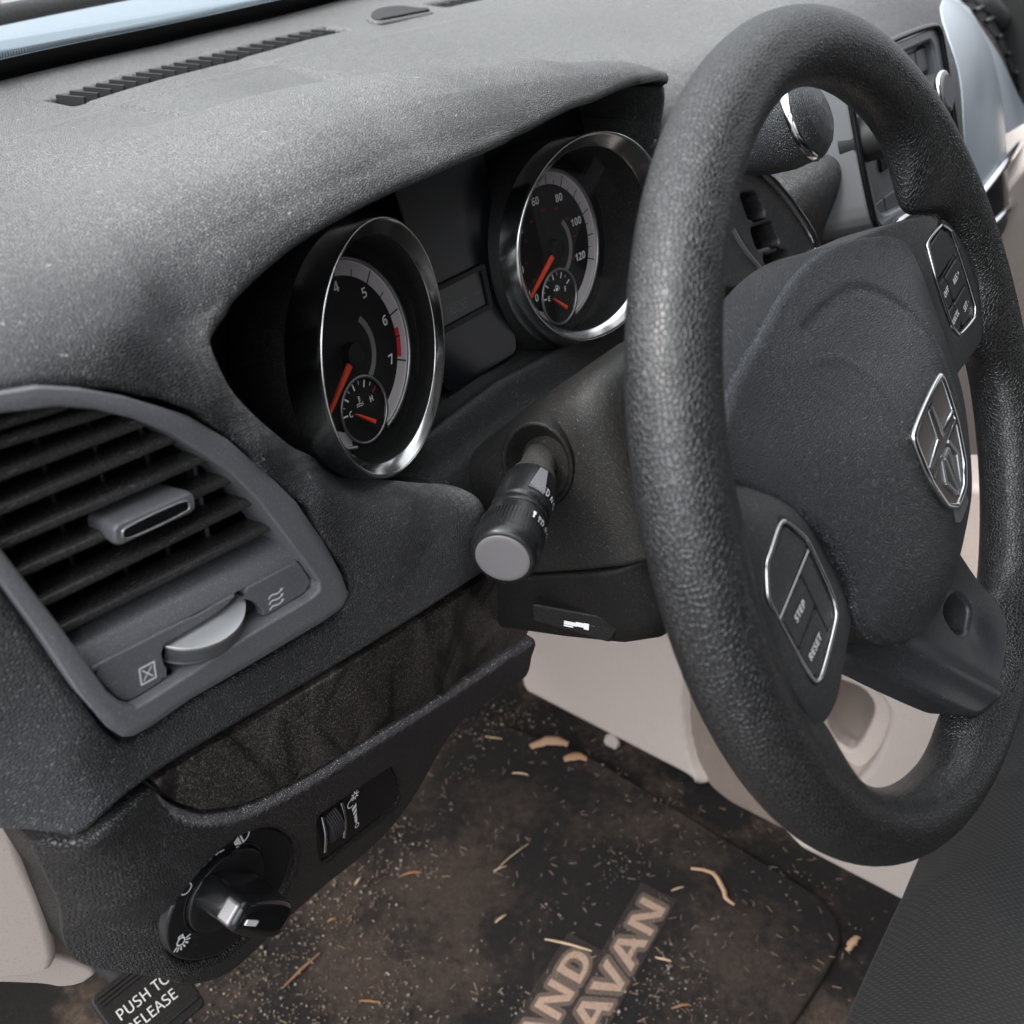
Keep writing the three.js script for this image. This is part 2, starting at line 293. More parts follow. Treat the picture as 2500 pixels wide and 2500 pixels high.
// flat print: a canvas on a quad in a frame
function canvas(w, h, draw) { const c = document.createElement('canvas'); c.width = w; c.height = h; const x = c.getContext('2d'); draw(x, w, h); const t = new THREE.CanvasTexture(c); t.colorSpace = THREE.SRGBColorSpace; t.anisotropy = 8; return t; }
function inkMat(w, h, draw, color = rgb(0.9, 0.9, 0.9)) { const c = document.createElement('canvas'); c.width = w; c.height = h; const x = c.getContext('2d'); x.fillStyle = '#000'; x.fillRect(0, 0, w, h); x.strokeStyle = x.fillStyle = '#fff'; x.lineCap = 'round'; x.lineJoin = 'round'; draw(x, w, h); const t = new THREE.CanvasTexture(c); return new THREE.MeshStandardMaterial({ color, roughness: 0.5, alphaMap: t, transparent: true }); }
const quad = (F, s, t, w, h, up = 0.0004, ang = 0) => { const g = new THREE.PlaneGeometry(w, h); g.rotateZ(ang); g.translate(s, t, up); return inFrame(g, F, 0); };

// ---------------------------------------------------------------- dashboard skin
const Q = Math.SQRT1_2;
// plane of the driver's air vent and its outlines in the photograph
const VP = planeFrame(V(-0.2, 0, -0.1945), V(0, 0.07, 1));
const ventOuterPx = pairs([-150, 1010, -70, 968, 0, 953, 93, 938, 196, 943, 303, 962, 396, 990, 466, 1013, 559, 1069, 652, 1148, 727, 1223, 792, 1316, 838, 1400, 856, 1451, 838, 1488, 792, 1521, 605, 1632, 466, 1712, 373, 1777, 326, 1803, 298, 1806, 261, 1782, 186, 1693, 93, 1553, 0, 1428, -90, 1310, -180, 1190, -190, 1090]);
const ventInnerPx = pairs([-100, 1060, -50, 1022, 0, 1008, 140, 992, 233, 999, 326, 1022, 419, 1060, 489, 1106, 559, 1153, 629, 1223, 699, 1316, 745, 1376, 776, 1420, 776, 1440, 758, 1458, 620, 1540, 466, 1640, 360, 1708, 330, 1724, 300, 1718, 261, 1688, 140, 1521, 0, 1339, -90, 1220, -125, 1120]);
const ventRing = ventOuterPx.filter((_, i) => i % 2 === 0).map(([u, v]) => onPlane(u, v, VP.at(0, 0, -0.0012), VP.a));
const D = new Frame(V(0, 0, 0), V(1, 0, 0), V(0, Q, -Q), V(0, Q, Q));
const lipPts = [atZ(505, 842, -0.2085), atZ(560, 755, -0.2095), atZ(690, 632, -0.211), atZ(800, 555, -0.210), atZ(950, 472, -0.209), atZ(1100, 400, -0.208), atZ(1250, 332, -0.209), atZ(1400, 262, -0.211), atZ(1500, 226, -0.213), atZ(1590, 203, -0.216), atZ(1622, 205, -0.218)];
const recessLeft = [atZ(565, 935, -0.2010), atZ(640, 1020, -0.204), atZ(720, 1085, -0.213), atY(800, 1130, -0.036), atY(900, 1158, -0.043), atY(1000, 1168, -0.048), atY(1090, 1174, -0.053), atY(1150, 1196, -0.057)];
const shelfEnd = [atY(1182, 1222, -0.063), atZ(1190, 1250, -0.176)];
const crest = [[430, 300, 0.106], [560, 245, 0.112], [780, 200, 0.118], [1000, 165, 0.122], [1300, 142, 0.122], [1500, 147, 0.113], [1560, 165, 0.106]].map((c) => atY(...c));
D.fit([
  atY(0, 185, 0.08), atY(400, 95, 0.08), atY(820, 0, 0.08), V(-0.42, 0.075, -0.56), V(0.75, 0.07, -0.70), V(1.25, 0.06, -0.62), V(-0.42, 0.08, -0.45),
  atY(150, 250, 0.081), atY(500, 150, 0.081), atY(830, 70, 0.081), atY(0, 340, 0.084), atY(500, 195, 0.084), atY(900, 100, 0.084),
  atY(0, 500, 0.090), atY(200, 430, 0.092), atY(0, 700, 0.097), atY(150, 650, 0.098), V(-0.42, 0.09, -0.3),
  // instrument hood: back of the crest, crest, soft edge, lip
  V(-0.05, 0.095, -0.40), V(0.06, 0.094, -0.36), V(0.12, 0.094, -0.32), V(0.19, 0.083, -0.285), V(0.235, 0.066, -0.262),
  atY(300, 370, 0.100), ...crest, 
  atY(270, 560, 0.100), atY(430, 480, 0.108), atY(600, 400, 0.114), atY(900, 270, 0.121), atY(1200, 205, 0.121), atY(1400, 178, 0.117),
  ...lipPts.map((p) => p.clone().addScaledVector(D.a, 0.0065)), atY(345, 690, 0.0938), atZ(425, 795, -0.2115),
  // shoulder and the face round the air vent
  ...ventRing, atY(0, 830, 0.0925), atY(150, 790, 0.0925), atY(-150, 860, 0.0925), atY(300, 800, 0.0885), atY(100, 740, 0.0965), atY(230, 700, 0.0965), atZ(430, 905, -0.1985), atZ(520, 975, -0.1945),
  atZ(640, 1080, -0.1925), atZ(780, 1210, -0.190), atZ(300, 1870, -0.188), atZ(600, 1690, -0.187), atZ(900, 1500, -0.186), atZ(160, 1850, -0.192),
  atZ(40, 1790, -0.206), atZ(180, 2056, -0.190), atZ(35, 2046, -0.212), V(-0.385, 0.05, -0.25), V(-0.385, -0.05, -0.26), V(-0.38, -0.12, -0.26), V(-0.42, 0.03, -0.36),
  // shelf under the dials
  ...recessLeft, ...shelfEnd, atZ(870, 1215, -0.196), atZ(1000, 1225, -0.186), atZ(1100, 1245, -0.178), atZ(900, 1300, -0.187), atZ(1050, 1330, -0.181), atZ(1200, 1390, -0.180), atZ(1000, 1450, -0.183),
  // middle of the dashboard, behind the wheel, and the passenger side
  atY(1400, 40, 0.082), atY(1700, 40, 0.083), atY(1750, 100, 0.079), atY(1650, 240, 0.062), V(0.21, 0.02, -0.245), V(0.205, -0.06, -0.225), V(0.26, 0.02, -0.20), V(0.22, -0.08, -0.18),
  atX(1830, 560, 0.215), atX(1960, 450, 0.235), V(0.262, 0.045, -0.150), V(0.285, -0.03, -0.138), V(0.3, -0.13, -0.125), V(0.2, -0.14, -0.15), V(0.33, 0.075, -0.165), V(0.36, 0.09, -0.20), V(0.42, 0.092, -0.24),
  V(0.52, 0.09, -0.19), V(0.5, -0.02, -0.115), V(0.5, -0.12, -0.09), V(0.62, 0.095, -0.175), atX(2430, 420, 0.62), atX(2400, 250, 0.62), V(0.8, 0.075, -0.22), V(0.8, -0.06, -0.13), V(0.85, -0.13, -0.12), V(1.25, 0.04, -0.32), V(1.25, -0.12, -0.2), V(0.8, 0.08, -0.4),
], 3e-5);
const st2 = (list) => list.map((p) => { const q = D.st(p); return [q[0], q[1]]; });
const seamPx = pairs([36, 2046, 110, 2052, 180, 2054, 220, 2030, 372, 1903, 560, 1788, 760, 1672, 950, 1557, 1100, 1462, 1205, 1392]);
const seamST = D.hits(spline(seamPx, false, 4));
const skinOutline = [
  ...st2([V(-0.415, -0.08, -0.36), V(-0.385, -0.1, -0.28)]), ...seamST,
  ...spline(st2([atZ(1200, 1310, -0.179), ...shelfEnd.slice().reverse(), ...recessLeft.slice().reverse(), ...lipPts]), false, 4), ...st2([
    V(0.172, 0.085, -0.233), V(0.18, 0.05, -0.25), V(0.183, 0.0, -0.25), V(0.17, -0.08, -0.225), V(0.14, -0.13, -0.19),
    V(0.2, -0.15, -0.15), V(0.3, -0.15, -0.095), V(0.5, -0.13, -0.09), V(0.9, -0.135, -0.12), V(1.25, -0.12, -0.2), V(1.25, 0.06, -0.62), V(0.75, 0.07, -0.70), atY(820, 0, 0.08), atY(400, 95, 0.08), atY(0, 185, 0.08), V(-0.42, 0.075, -0.56)]),
];
const ventHole = D.hits(ventOuterPx);
const shrink = (P, k) => { const c = P.reduce((a, p) => [a[0] + p[0] / P.length, a[1] + p[1] / P.length], [0, 0]); return P.map((p) => [c[0] + (p[0] - c[0]) * k, c[1] + (p[1] - c[1]) * k]); };
// defroster slots
const slot = (px, w) => { const P = D.hits(px), a = P[0], b = P[P.length - 1], L = Math.hypot(b[0] - a[0], b[1] - a[1]), nx = -(b[1] - a[1]) / L, ny = (b[0] - a[0]) / L; return [...P.map((p) => [p[0] - nx * w, p[1] - ny * w]), ...P.slice().reverse().map((p) => [p[0] + nx * w, p[1] + ny * w])]; };
const slotA = pairs([152, 236, 330, 185, 500, 140, 670, 98, 830, 61]), slotB = pairs([1062, 13, 1160, -8, 1260, -26]);
const slots = [slot(slotA, 0.0085), slot(slotB, 0.0085)];

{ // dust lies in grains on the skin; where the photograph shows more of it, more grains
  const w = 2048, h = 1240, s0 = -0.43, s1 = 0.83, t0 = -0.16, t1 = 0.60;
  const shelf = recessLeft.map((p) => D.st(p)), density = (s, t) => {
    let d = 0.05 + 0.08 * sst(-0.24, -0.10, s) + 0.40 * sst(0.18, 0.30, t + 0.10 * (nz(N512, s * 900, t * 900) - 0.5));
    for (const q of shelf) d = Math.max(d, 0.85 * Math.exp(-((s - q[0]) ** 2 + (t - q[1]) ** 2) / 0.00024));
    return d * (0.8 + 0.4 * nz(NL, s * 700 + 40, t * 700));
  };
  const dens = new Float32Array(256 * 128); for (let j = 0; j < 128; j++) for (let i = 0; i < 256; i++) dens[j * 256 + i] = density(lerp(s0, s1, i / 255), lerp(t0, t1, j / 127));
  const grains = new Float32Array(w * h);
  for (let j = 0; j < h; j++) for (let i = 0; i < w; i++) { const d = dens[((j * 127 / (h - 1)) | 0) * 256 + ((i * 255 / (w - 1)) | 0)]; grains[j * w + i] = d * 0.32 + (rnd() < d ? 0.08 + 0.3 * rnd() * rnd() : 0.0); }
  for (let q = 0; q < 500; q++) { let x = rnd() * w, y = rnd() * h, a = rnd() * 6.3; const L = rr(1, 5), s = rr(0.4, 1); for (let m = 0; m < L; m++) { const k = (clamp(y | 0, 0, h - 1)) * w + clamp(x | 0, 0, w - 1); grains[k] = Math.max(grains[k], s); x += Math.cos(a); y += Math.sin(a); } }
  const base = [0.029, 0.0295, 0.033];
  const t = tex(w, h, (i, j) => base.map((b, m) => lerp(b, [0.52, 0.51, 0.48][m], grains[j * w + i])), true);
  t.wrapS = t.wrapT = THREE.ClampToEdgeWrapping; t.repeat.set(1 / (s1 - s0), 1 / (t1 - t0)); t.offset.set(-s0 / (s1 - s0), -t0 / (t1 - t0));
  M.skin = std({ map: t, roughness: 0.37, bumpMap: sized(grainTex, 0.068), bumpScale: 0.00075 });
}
// creases of the moulding: slope breaks along lines seen in the photograph
const crease = (px, fadeA, fadeB, f) => { const P = D.hits(spline(px, false, 5)), s0 = P[0][0], s1 = P[P.length - 1][0]; return (s, t) => { if (s <= s0 || s >= s1) return 0; let i = 0; while (i + 2 < P.length && P[i + 1][0] < s) i++; const a = P[i], b = P[i + 1]; return sst(s0, s0 + fadeA, s) * sst(s1, s1 - fadeB, s) * f(t - lerp(a[1], b[1], clamp((s - a[0]) / (b[0] - a[0]), 0, 1))); }; };
const creases = [
  crease(pairs([-300, 450, -120, 385, 0, 342, 250, 262, 500, 192, 700, 143, 900, 98, 1060, 62, 1200, 35]), 0.1, 0.15, (d) => -0.0032 * sst(0, 0.006, d) + 0.0012 * Math.exp(-((d / 0.004) ** 2))),
  crease(pairs([300, 372, 430, 302, 560, 247, 780, 202, 1000, 167, 1300, 144, 1480, 148, 1555, 165]), 0.09, 0.012, (d) => d > 0 ? -0.010 * (d / 0.03) * Math.exp(1 - d / 0.03) : 0.0),
], bandEdge = D.hits(spline(pairs([500, 848, 425, 793, 345, 690, 285, 600, 268, 566, 320, 536, 430, 482, 600, 402, 900, 275, 1200, 212, 1420, 184, 1560, 180]), false, 5)), bandArea = [...bandEdge, ...st2(lipPts.slice().reverse()).map(([s, t]) => [s, t - 0.03])],
  // the front face of the hood falls away from a crisp edge
  padStep = (s, t) => { let h = creases.reduce((q, c) => q + c(s, t), 0); if (s > -0.26 && s < 0.22 && t > 0.1 && t < 0.34 && sdPoly(bandArea, s, t) > 0) { let d = 9; for (let i = 0; i + 1 < bandEdge.length; i++) { const [ax, ay] = bandEdge[i], [bx, by] = bandEdge[i + 1], ex = bx - ax, ey = by - ay, k = clamp(((s - ax) * ex + (t - ay) * ey) / (ex * ex + ey * ey), 0, 1); d = Math.min(d, Math.hypot(s - ax - ex * k, t - ay - ey * k)); } h -= 0.0085 * Math.min(1, d / 0.026) * sst(0.19, 0.13, s) * sst(-0.002, 0.012, t - D.st(lipPts[0])[1]); } return h; };
const dashboard = thing('dashboard', 'dusty dark grey moulded dashboard with instrument hood behind the steering wheel', 'dashboard');
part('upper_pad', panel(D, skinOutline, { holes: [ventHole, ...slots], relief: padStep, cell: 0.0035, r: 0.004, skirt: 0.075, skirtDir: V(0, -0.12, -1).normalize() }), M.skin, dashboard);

// defroster grilles: dark trough with thin bars
slots.forEach((S, n) => {
  const grille = part('defroster_grille', panel(D, shrink(S, 0.999), { cell: 0.006, r: 0.0005, skirt: 0, lift: -0.022 }), M.deep, dashboard);
  const P = D.hits(n ? slotB : slotA), N = n ? 8 : 22, bars = [];
  for (let k = 1; k < N; k++) {
    const f = k / N * (P.length - 1), i = Math.min(P.length - 2, Math.floor(f)), u = f - i, s = lerp(P[i][0], P[i + 1][0], u), t = lerp(P[i][1], P[i + 1][1], u), c = D.at(s, t, D.h(s, t) - 0.0105);
    const b = part('bar', new THREE.BoxGeometry(0.0022, 0.009, 0.021), M.dark, grille); b.position.copy(c); b.rotation.set(0, 0.35, 0);
  }
});
{ // round speaker grille near the windscreen, ribbed
  const o = D.hits(spline(pairs([890, 42, 910, 28, 960, 21, 1010, 24, 1060, 31, 1020, 40, 960, 52, 925, 57, 900, 52]), true, 4));
  const sp = part('speaker_grille', panel(D, o, { cell: 0.005, r: 0.002, skirt: 0.004, lift: 0.002 }), M.skin, dashboard), ribs = [];
  for (let k = 0; k < 26; k++) { const s = lerp(o.reduce((a, p) => Math.min(a, p[0]), 9), o.reduce((a, p) => Math.max(a, p[0]), -9), (k + 0.5) / 26); let a = null, b = null; for (let j = 0; j < 60; j++) { const t = lerp(o.reduce((q, p) => Math.min(q, p[1]), 9), o.reduce((q, p) => Math.max(q, p[1]), -9), j / 59); if (sdPoly(o, s, t) > 0.004) { a ??= t; b = t; } }
    if (a !== null && b - a > 0.004) ribs.push(tube([D.at(s, a, D.h(s, a) + 0.003), D.at(s, (a + b) / 2, D.h(s, (a + b) / 2) + 0.003), D.at(s, b, D.h(s, b) + 0.003)], 0.0016, 5, 6)); }
  const rb = part('rib', merge(ribs), M.dark, sp); rb.userData.kind = 'stuff';
}

// ---------------------------------------------------------------- lower panel, decor strip
M.lowerLedge = M.lower.clone(); M.lowerLedge.vertexColors = true;
const L = new Frame(V(0, 0, 0), V(1, 0, 0), V(0, 1, 0), V(0, 0, 1));
L.fit([atZ(180, 2056, -0.1905), atZ(372, 1905, -0.1885), atZ(600, 1780, -0.1875), atZ(950, 1557, -0.186), atZ(1205, 1392, -0.181), atZ(1290, 1560, -0.186), atZ(1285, 1640, -0.190), atZ(530, 2180, -0.190), atZ(860, 1980, -0.190), atZ(1000, 1750, -0.189), atZ(330, 2200, -0.193), atZ(250, 2200, -0.200), atZ(35, 2048, -0.2125), atZ(100, 2180, -0.222), atZ(140, 2320, -0.236), atZ(230, 2360, -0.222), atZ(420, 2390, -0.200), atZ(620, 2300, -0.197), atZ(950, 2000, -0.196), atZ(1180, 1720, -0.196)], 1e-6);
const decorTop = pairs([374, 1908, 560, 1794, 760, 1678, 950, 1563, 1100, 1468, 1207, 1399]), decorLow = pairs([1282, 1410, 1290, 1470, 1290, 1552, 1100, 1677, 900, 1798, 760, 1885, 640, 1945, 560, 1972, 490, 1978, 430, 1958, 390, 1930]);
const lowerPx = [[36, 2051], [110, 2057], [180, 2060], [222, 2036], [372, 1912], [388, 1936], [428, 1966], [490, 1986], [560, 1980], [640, 1953], [760, 1892], [900, 1806], [1100, 1685], [1291, 1560], [1293, 1600], [1284, 1640], [1255, 1668], [1180, 1716], [1115, 1765], [1065, 1835], [1020, 1915], [960, 2005], [880, 2085], [790, 2155], [700, 2235], [620, 2312], [540, 2378], [450, 2402], [380, 2388], [300, 2374], [228, 2364], [142, 2325], [112, 2212], [70, 2118]];
const lowerOutline = L.hits(spline(lowerPx, true, 3));
const switchPx = spline(pairs([403, 2294, 412, 2236, 450, 2160, 520, 2082, 580, 2038, 640, 2019, 690, 2030, 716, 2070, 706, 2130, 670, 2200, 610, 2270, 540, 2330, 470, 2350, 420, 2335]), true, 4);
const dimPx = [[768, 1990], [950, 1868], [965, 1900], [968, 1945], [955, 1970], [790, 2096], [778, 2098], [770, 2060]];
const dimOutline = roundPoly(L.hits(dimPx), 0.004), swOutline = L.hits(switchPx);
const ledge = L.hits(spline(pairs([390, 1938, 428, 1968, 490, 1988, 560, 1982, 640, 1955, 760, 1894, 900, 1808, 1100, 1687, 1288, 1564]), false, 4)), ledgeDist = (s, t) => { let d = 9; for (let i = 0; i + 1 < ledge.length; i++) { const [ax, ay] = ledge[i], [bx, by] = ledge[i + 1], ex = bx - ax, ey = by - ay, k = clamp(((s - ax) * ex + (t - ay) * ey) / (ex * ex + ey * ey), 0, 1); d = Math.min(d, Math.hypot(s - ax - ex * k, t - ay - ey * k)); } return d; };
// a line of pale dust grains lies along the ledge under the decor strip
part('lower_panel', panel(L, lowerOutline, { colour: (s, t) => { const k = ledgeDist(s, t) < 0.0030 ? 4 + 8 * nz(NF, s * 3000, t * 3000) : 1; return [k, k * 0.98, k * 0.93]; }, holes: [swOutline, dimOutline], lift: 0.003, cell: 0.0028, r: 0.0032, skirt: 0.05, skirtDir: V(0, 0.15, -1).normalize() }), M.lowerLedge, dashboard);
{
  const w = 1024, h = 512, S = [-0.32, 0.02], T = [-0.27, -0.06]; // dusty dark laminate, wiped by fingers
  const wipes = []; for (let q = 0; q < 90; q++) wipes.push([rr(S[0], S[1]), rr(T[0], T[1]), rr(0.4, 2.0), rr(0.002, 0.012), rr(0.008, 0.06), rnd()]);
  const t = tex(w, h, (i, j) => {
    const s = lerp(S[0], S[1], i / w), t2 = lerp(T[0], T[1], j / h); let film = 0.5 + 1.2 * (nz(N512, i * 0.5, j * 0.5) - 0.4);
    for (const [x, y, a, hw, hl, k] of wipes) { const bend = (s - x) * (s - x) * 12, u = (s - x) * Math.cos(a) + (t2 - y + bend) * Math.sin(a), v = -(s - x) * Math.sin(a) + (t2 - y + bend) * Math.cos(a); film += (k > 0.5 ? -0.45 : 0.3) * Math.exp(-((u / hl) ** 4) - ((v / hw) ** 2) * 3); }
    film = clamp(film, 0.0, 1); const g = rnd() < film * 0.36 ? 0.25 + 0.75 * rnd() : film * 0.10;
    return [0.009, 0.0078, 0.0075].map((b, m) => lerp(b, [0.36, 0.32, 0.29][m], g * 0.85));
  }, true);
  t.wrapS = t.wrapT = THREE.ClampToEdgeWrapping; t.repeat.set(1 / (S[1] - S[0]), 1 / (T[1] - T[0])); t.offset.set(-S[0] / (S[1] - S[0]), -T[0] / (T[1] - T[0]));
  M.trim = std({ map: t, roughness: 0.33 });
  part('decor_strip', panel(L, L.hits([...decorTop, ...decorLow]), { cell: 0.004, r: 0.0012, skirt: 0.012, lift: 0.0006 }), M.trim, dashboard);
}

// ---------------------------------------------------------------- driver's air vent
const vent = thing('air_vent', 'large grey air vent with slanted louvers and a chrome thumbwheel, left of the instrument dials', 'air vent');
const vf = (l) => l.map(([u, v]) => VP.flat(u, v)), vp = (u, v, h) => { const p = onPlane(u, v, VP.at(0, 0, h), VP.a); return p; };
const ventOuter = vf(ventOuterPx), ventInner = vf(ventInnerPx);
part('bezel', panel(VP, shrink(ventOuter, 0.994), { holes: [ventInner], cell: 0.002, r: 0.0013, skirt: 0.022, relief: (s, t) => 0.0012 * sst(0, 0.005, sdPoly(ventOuter, s, t)) }), M.bezel, vent);
{ // dark duct behind
  const a = atZ(-260, 960, -0.262), b = atZ(950, 1500, -0.262), w = b.x - a.x + 0.2, duct = new THREE.BoxGeometry(0.21, 0.15, 0.004); duct.translate(-0.29, -0.005, -0.262); part('duct', duct, M.deep, vent);
  for (let k = 0; k < 7; k++) { const g = new RoundedBoxGeometry(0.002, 0.13, 0.03, 2, 0.0008); g.rotateY(-0.5); g.translate(-0.335 + k * 0.021, -0.004, -0.239); part('vertical_vane', g, k > 5 ? M.bezel : M.louver, vent); }
}
const slatPx = [[0, 1036, 107, 1004], [0, 1083, 251, 1006], [0, 1162, 359, 1027], [0, 1246, 442, 1062], [5, 1330, 517, 1111], [47, 1400, 582, 1160], [98, 1474, 633, 1213], [144, 1539, 680, 1274]];
slatPx.forEach(([u0, v0, u1, v1], k) => {
  let a = vp(u0, v0, -0.009), b = vp(u1, v1, -0.009); const d = b.clone().sub(a), len = d.length(); d.normalize(); a.addScaledVector(d, -(u0 < 10 ? 0.06 : 0.007)); b.addScaledVector(d, 0.008);
  const tilt = -0.16, back = V(0, Math.sin(tilt), -Math.cos(tilt)), up = d.clone().cross(back).normalize(); if (up.y < 0) up.negate();
  // section: rounded lip in front (towards the driver), thinning blade behind
  const sec = spline(pairs([-0.0018, 0.0002, -0.0008, 0.0020, 0.003, 0.0022, 0.013, 0.0012, 0.0155, 0.0002, 0.013, -0.0008, 0.003, -0.0018, -0.0008, -0.0016]), true, 4);
  part('louver', loft([0, 0.5, 1].map((f) => ({ o: a.clone().lerp(b, f), x: back, y: up, sec }))), M.louver, vent);
});
{ // tab for turning the louvers, on the fifth blade
  const a = vp(47, 1400, -0.006), b = vp(582, 1160, -0.006), d = b.clone().sub(a).normalize(), F = new Frame(vp(366, 1258, -0.004), d, VP.a.clone().cross(d).normalize(), VP.a);
  const o = roundPoly([[-0.0185, -0.0048], [0.0185, -0.0048], [0.0185, 0.0044], [-0.0185, 0.0044]], 0.0036, 6);
  const tab = part('louver_tab', loft([[-0.014, 0.92, 0.8], [-0.004, 0.97, 0.95], [0.001, 1, 1], [0.003, 0.985, 0.94], [0.0038, 0.95, 0.82]].map(([z, fx, fy]) => ({ o: F.at(0, 0, z), x: F.e1, y: F.e2, sec: o.map(([s, t]) => [s * fx, t * fy]) }))), M.bezel, vent);
  const q = roundPoly([[-0.0150, -0.0026], [0.0150, -0.0026], [0.0150, 0.0016], [-0.0150, 0.0016]], 0.0015);
  part('tab_insert', inFrame(moved(extrude(q, 0.0005, 0.0002), 0, 0, 0.0036), F), M.gloss, tab);
  part('tab_rim', inFrame(tube(q.filter((_, i) => i % 3 === 0).map(([s, t]) => V(s, t, 0.0041)), 0.0004, 6, 60, true), F), M.chrome, tab);
}
{ // fascia under the louvers with the thumbwheel
  const fasciaPx = [[233, 1642], [480, 1516], [745, 1376], [774, 1422], [774, 1440], [756, 1458], [620, 1540], [466, 1638], [340, 1718], [318, 1722], [298, 1712]];
  const slotPx = [[408, 1590], [505, 1532], [604, 1468], [640, 1478], [660, 1502], [652, 1526], [545, 1588], [440, 1647], [420, 1640]];
  const so = roundPoly(vf(slotPx), 0.003), LF = -0.004;
  const fascia = part('fascia', panel(VP, vf(fasciaPx), { holes: [so], cell: 0.003, r: 0.001, skirt: 0.003, lift: LF }), M.bezel, vent);
  part('thumbwheel_well', panel(VP, shrink(so, 1.1), { cell: 0.004, r: 0.0004, skirt: 0, lift: LF - 0.008 }), M.louver, vent);
  const e0 = VP.flat(226, 1646), e1 = VP.flat(750, 1373), ed = [e1[0] - e0[0], e1[1] - e0[1]], el = Math.hypot(...ed), nrm2 = [-ed[1] / el, ed[0] / el];
  const rows = [[0.0008, LF - 0.0009], [0.003, LF - 0.0012], [0.006, LF - 0.003], [0.009, LF - 0.0065], [0.011, LF - 0.012], [0.012, LF - 0.03]], n = 14, pos = [], idx = [], uv = [];
  rows.forEach(([d, h]) => { for (let k = 0; k <= n; k++) { const f = -0.06 + 1.12 * k / n, p = VP.at(e0[0] + ed[0] * f + nrm2[0] * (d - 0.001), e0[1] + ed[1] * f + nrm2[1] * (d - 0.001), h); pos.push(p.x, p.y, p.z); uv.push(el * f, d); } });
  for (let i = 0; i + 1 < rows.length; i++) for (let k = 0; k < n; k++) { const a = i * (n + 1) + k, b = a + n + 1; idx.push(a, a + 1, b, b, a + 1, b + 1); }
  const g = new THREE.BufferGeometry(); g.setAttribute('position', new THREE.Float32BufferAttribute(pos, 3)); g.setAttribute('uv', new THREE.Float32BufferAttribute(uv, 2)); g.setIndex(idx); g.computeVertexNormals(); part('cove', g, M.bezel, vent);
  // thumbwheel: a disc lying across the slot, chrome face up, knurled rim
  const c0 = VP.flat(428, 1594), c1 = VP.flat(618, 1482), cd = [c1[0] - c0[0], c1[1] - c0[1]], ch = Math.hypot(...cd), dir = VP.e1.clone().multiplyScalar(cd[0] / ch).addScaledVector(VP.e2, cd[1] / ch), up = VP.a.clone().cross(dir).normalize();
  const sag = 0.0105, R = (ch * ch / 4 + sag * sag) / (2 * sag), axis = up.clone().multiplyScalar(0.93).addScaledVector(VP.a, 0.36).normalize(), outw = dir.clone().cross(axis).normalize();
  const mid = VP.at((c0[0] + c1[0]) / 2, (c0[1] + c1[1]) / 2, LF - 0.001), TF = new Frame(mid.clone().addScaledVector(outw, sag - R), dir, outw.clone(), axis.clone().negate());   // disc plane: dir x outw
  const al = Math.asin(clamp(ch / 2 / R, 0, 1)) * 1.03, base = R - sag - 0.006, seg = (r, h0, h1) => { const P = []; for (let k = 0; k <= 30; k++) { const t = al - 2 * al * k / 30; P.push([r * Math.sin(t), r * Math.cos(t)]); } P.push([-r * Math.sin(al), base], [r * Math.sin(al), base]); return inFrame(moved(extrude(P, h1 - h0, 0.0003), 0, 0, h0), TF); };
  const wheelT = part('thumbwheel', seg(R - 0.0006, 0.0006, 0.009), M.dark, vent);
  part('chrome_face', seg(R, -0.0008, 0.0004), std({ color: rgb(0.75, 0.75, 0.76), metalness: 0.85, roughness: 0.33 }), wheelT);
  part('lower_rim', seg(R - 0.0002, 0.0088, 0.0094), M.satin, wheelT);
  const kn = []; for (let k = 0; k < 52; k++) { const t = -al + 2 * al * (k + 0.5) / 52; for (let r = 0; r < 4; r++) { const b = new THREE.BoxGeometry(0.00062, 0.0009, 0.0012); b.rotateZ(-t); b.translate((R - 0.0004) * Math.sin(t), (R - 0.0004) * Math.cos(t), 0.0019 + r * 0.0019); kn.push(inFrame(b, TF)); } }
  const km = part('knurl', merge(kn), M.bezel, wheelT); km.userData.kind = 'stuff';
  // printed signs
  const ink = (u, v, w, h, draw, ang = 0) => { const q = VP.flat(u, v); part('printed_sign', quad(VP, q[0], q[1], w, h, LF + 0.0003, ang), inkMat(128, 128, draw), fascia); };
  ink(375, 1652, 0.0088, 0.0096, (x) => { x.lineWidth = 12; x.strokeRect(14, 14, 100, 100); x.lineWidth = 9; x.beginPath(); x.moveTo(34, 34); x.lineTo(94, 94); x.moveTo(94, 34); x.lineTo(34, 94); x.stroke(); }, -0.14);
  ink(690, 1467, 0.0115, 0.0115, (x) => { x.lineWidth = 10; for (let k = 0; k < 3; k++) { const y = 34 + k * 32; x.beginPath(); x.moveTo(14, y + 8); x.bezierCurveTo(40, y - 22, 60, y + 24, 100, y - 6); x.stroke(); x.beginPath(); x.moveTo(112, y - 10); x.lineTo(88, y - 14); x.lineTo(98, y + 8); x.fill(); } }, -0.1);
}

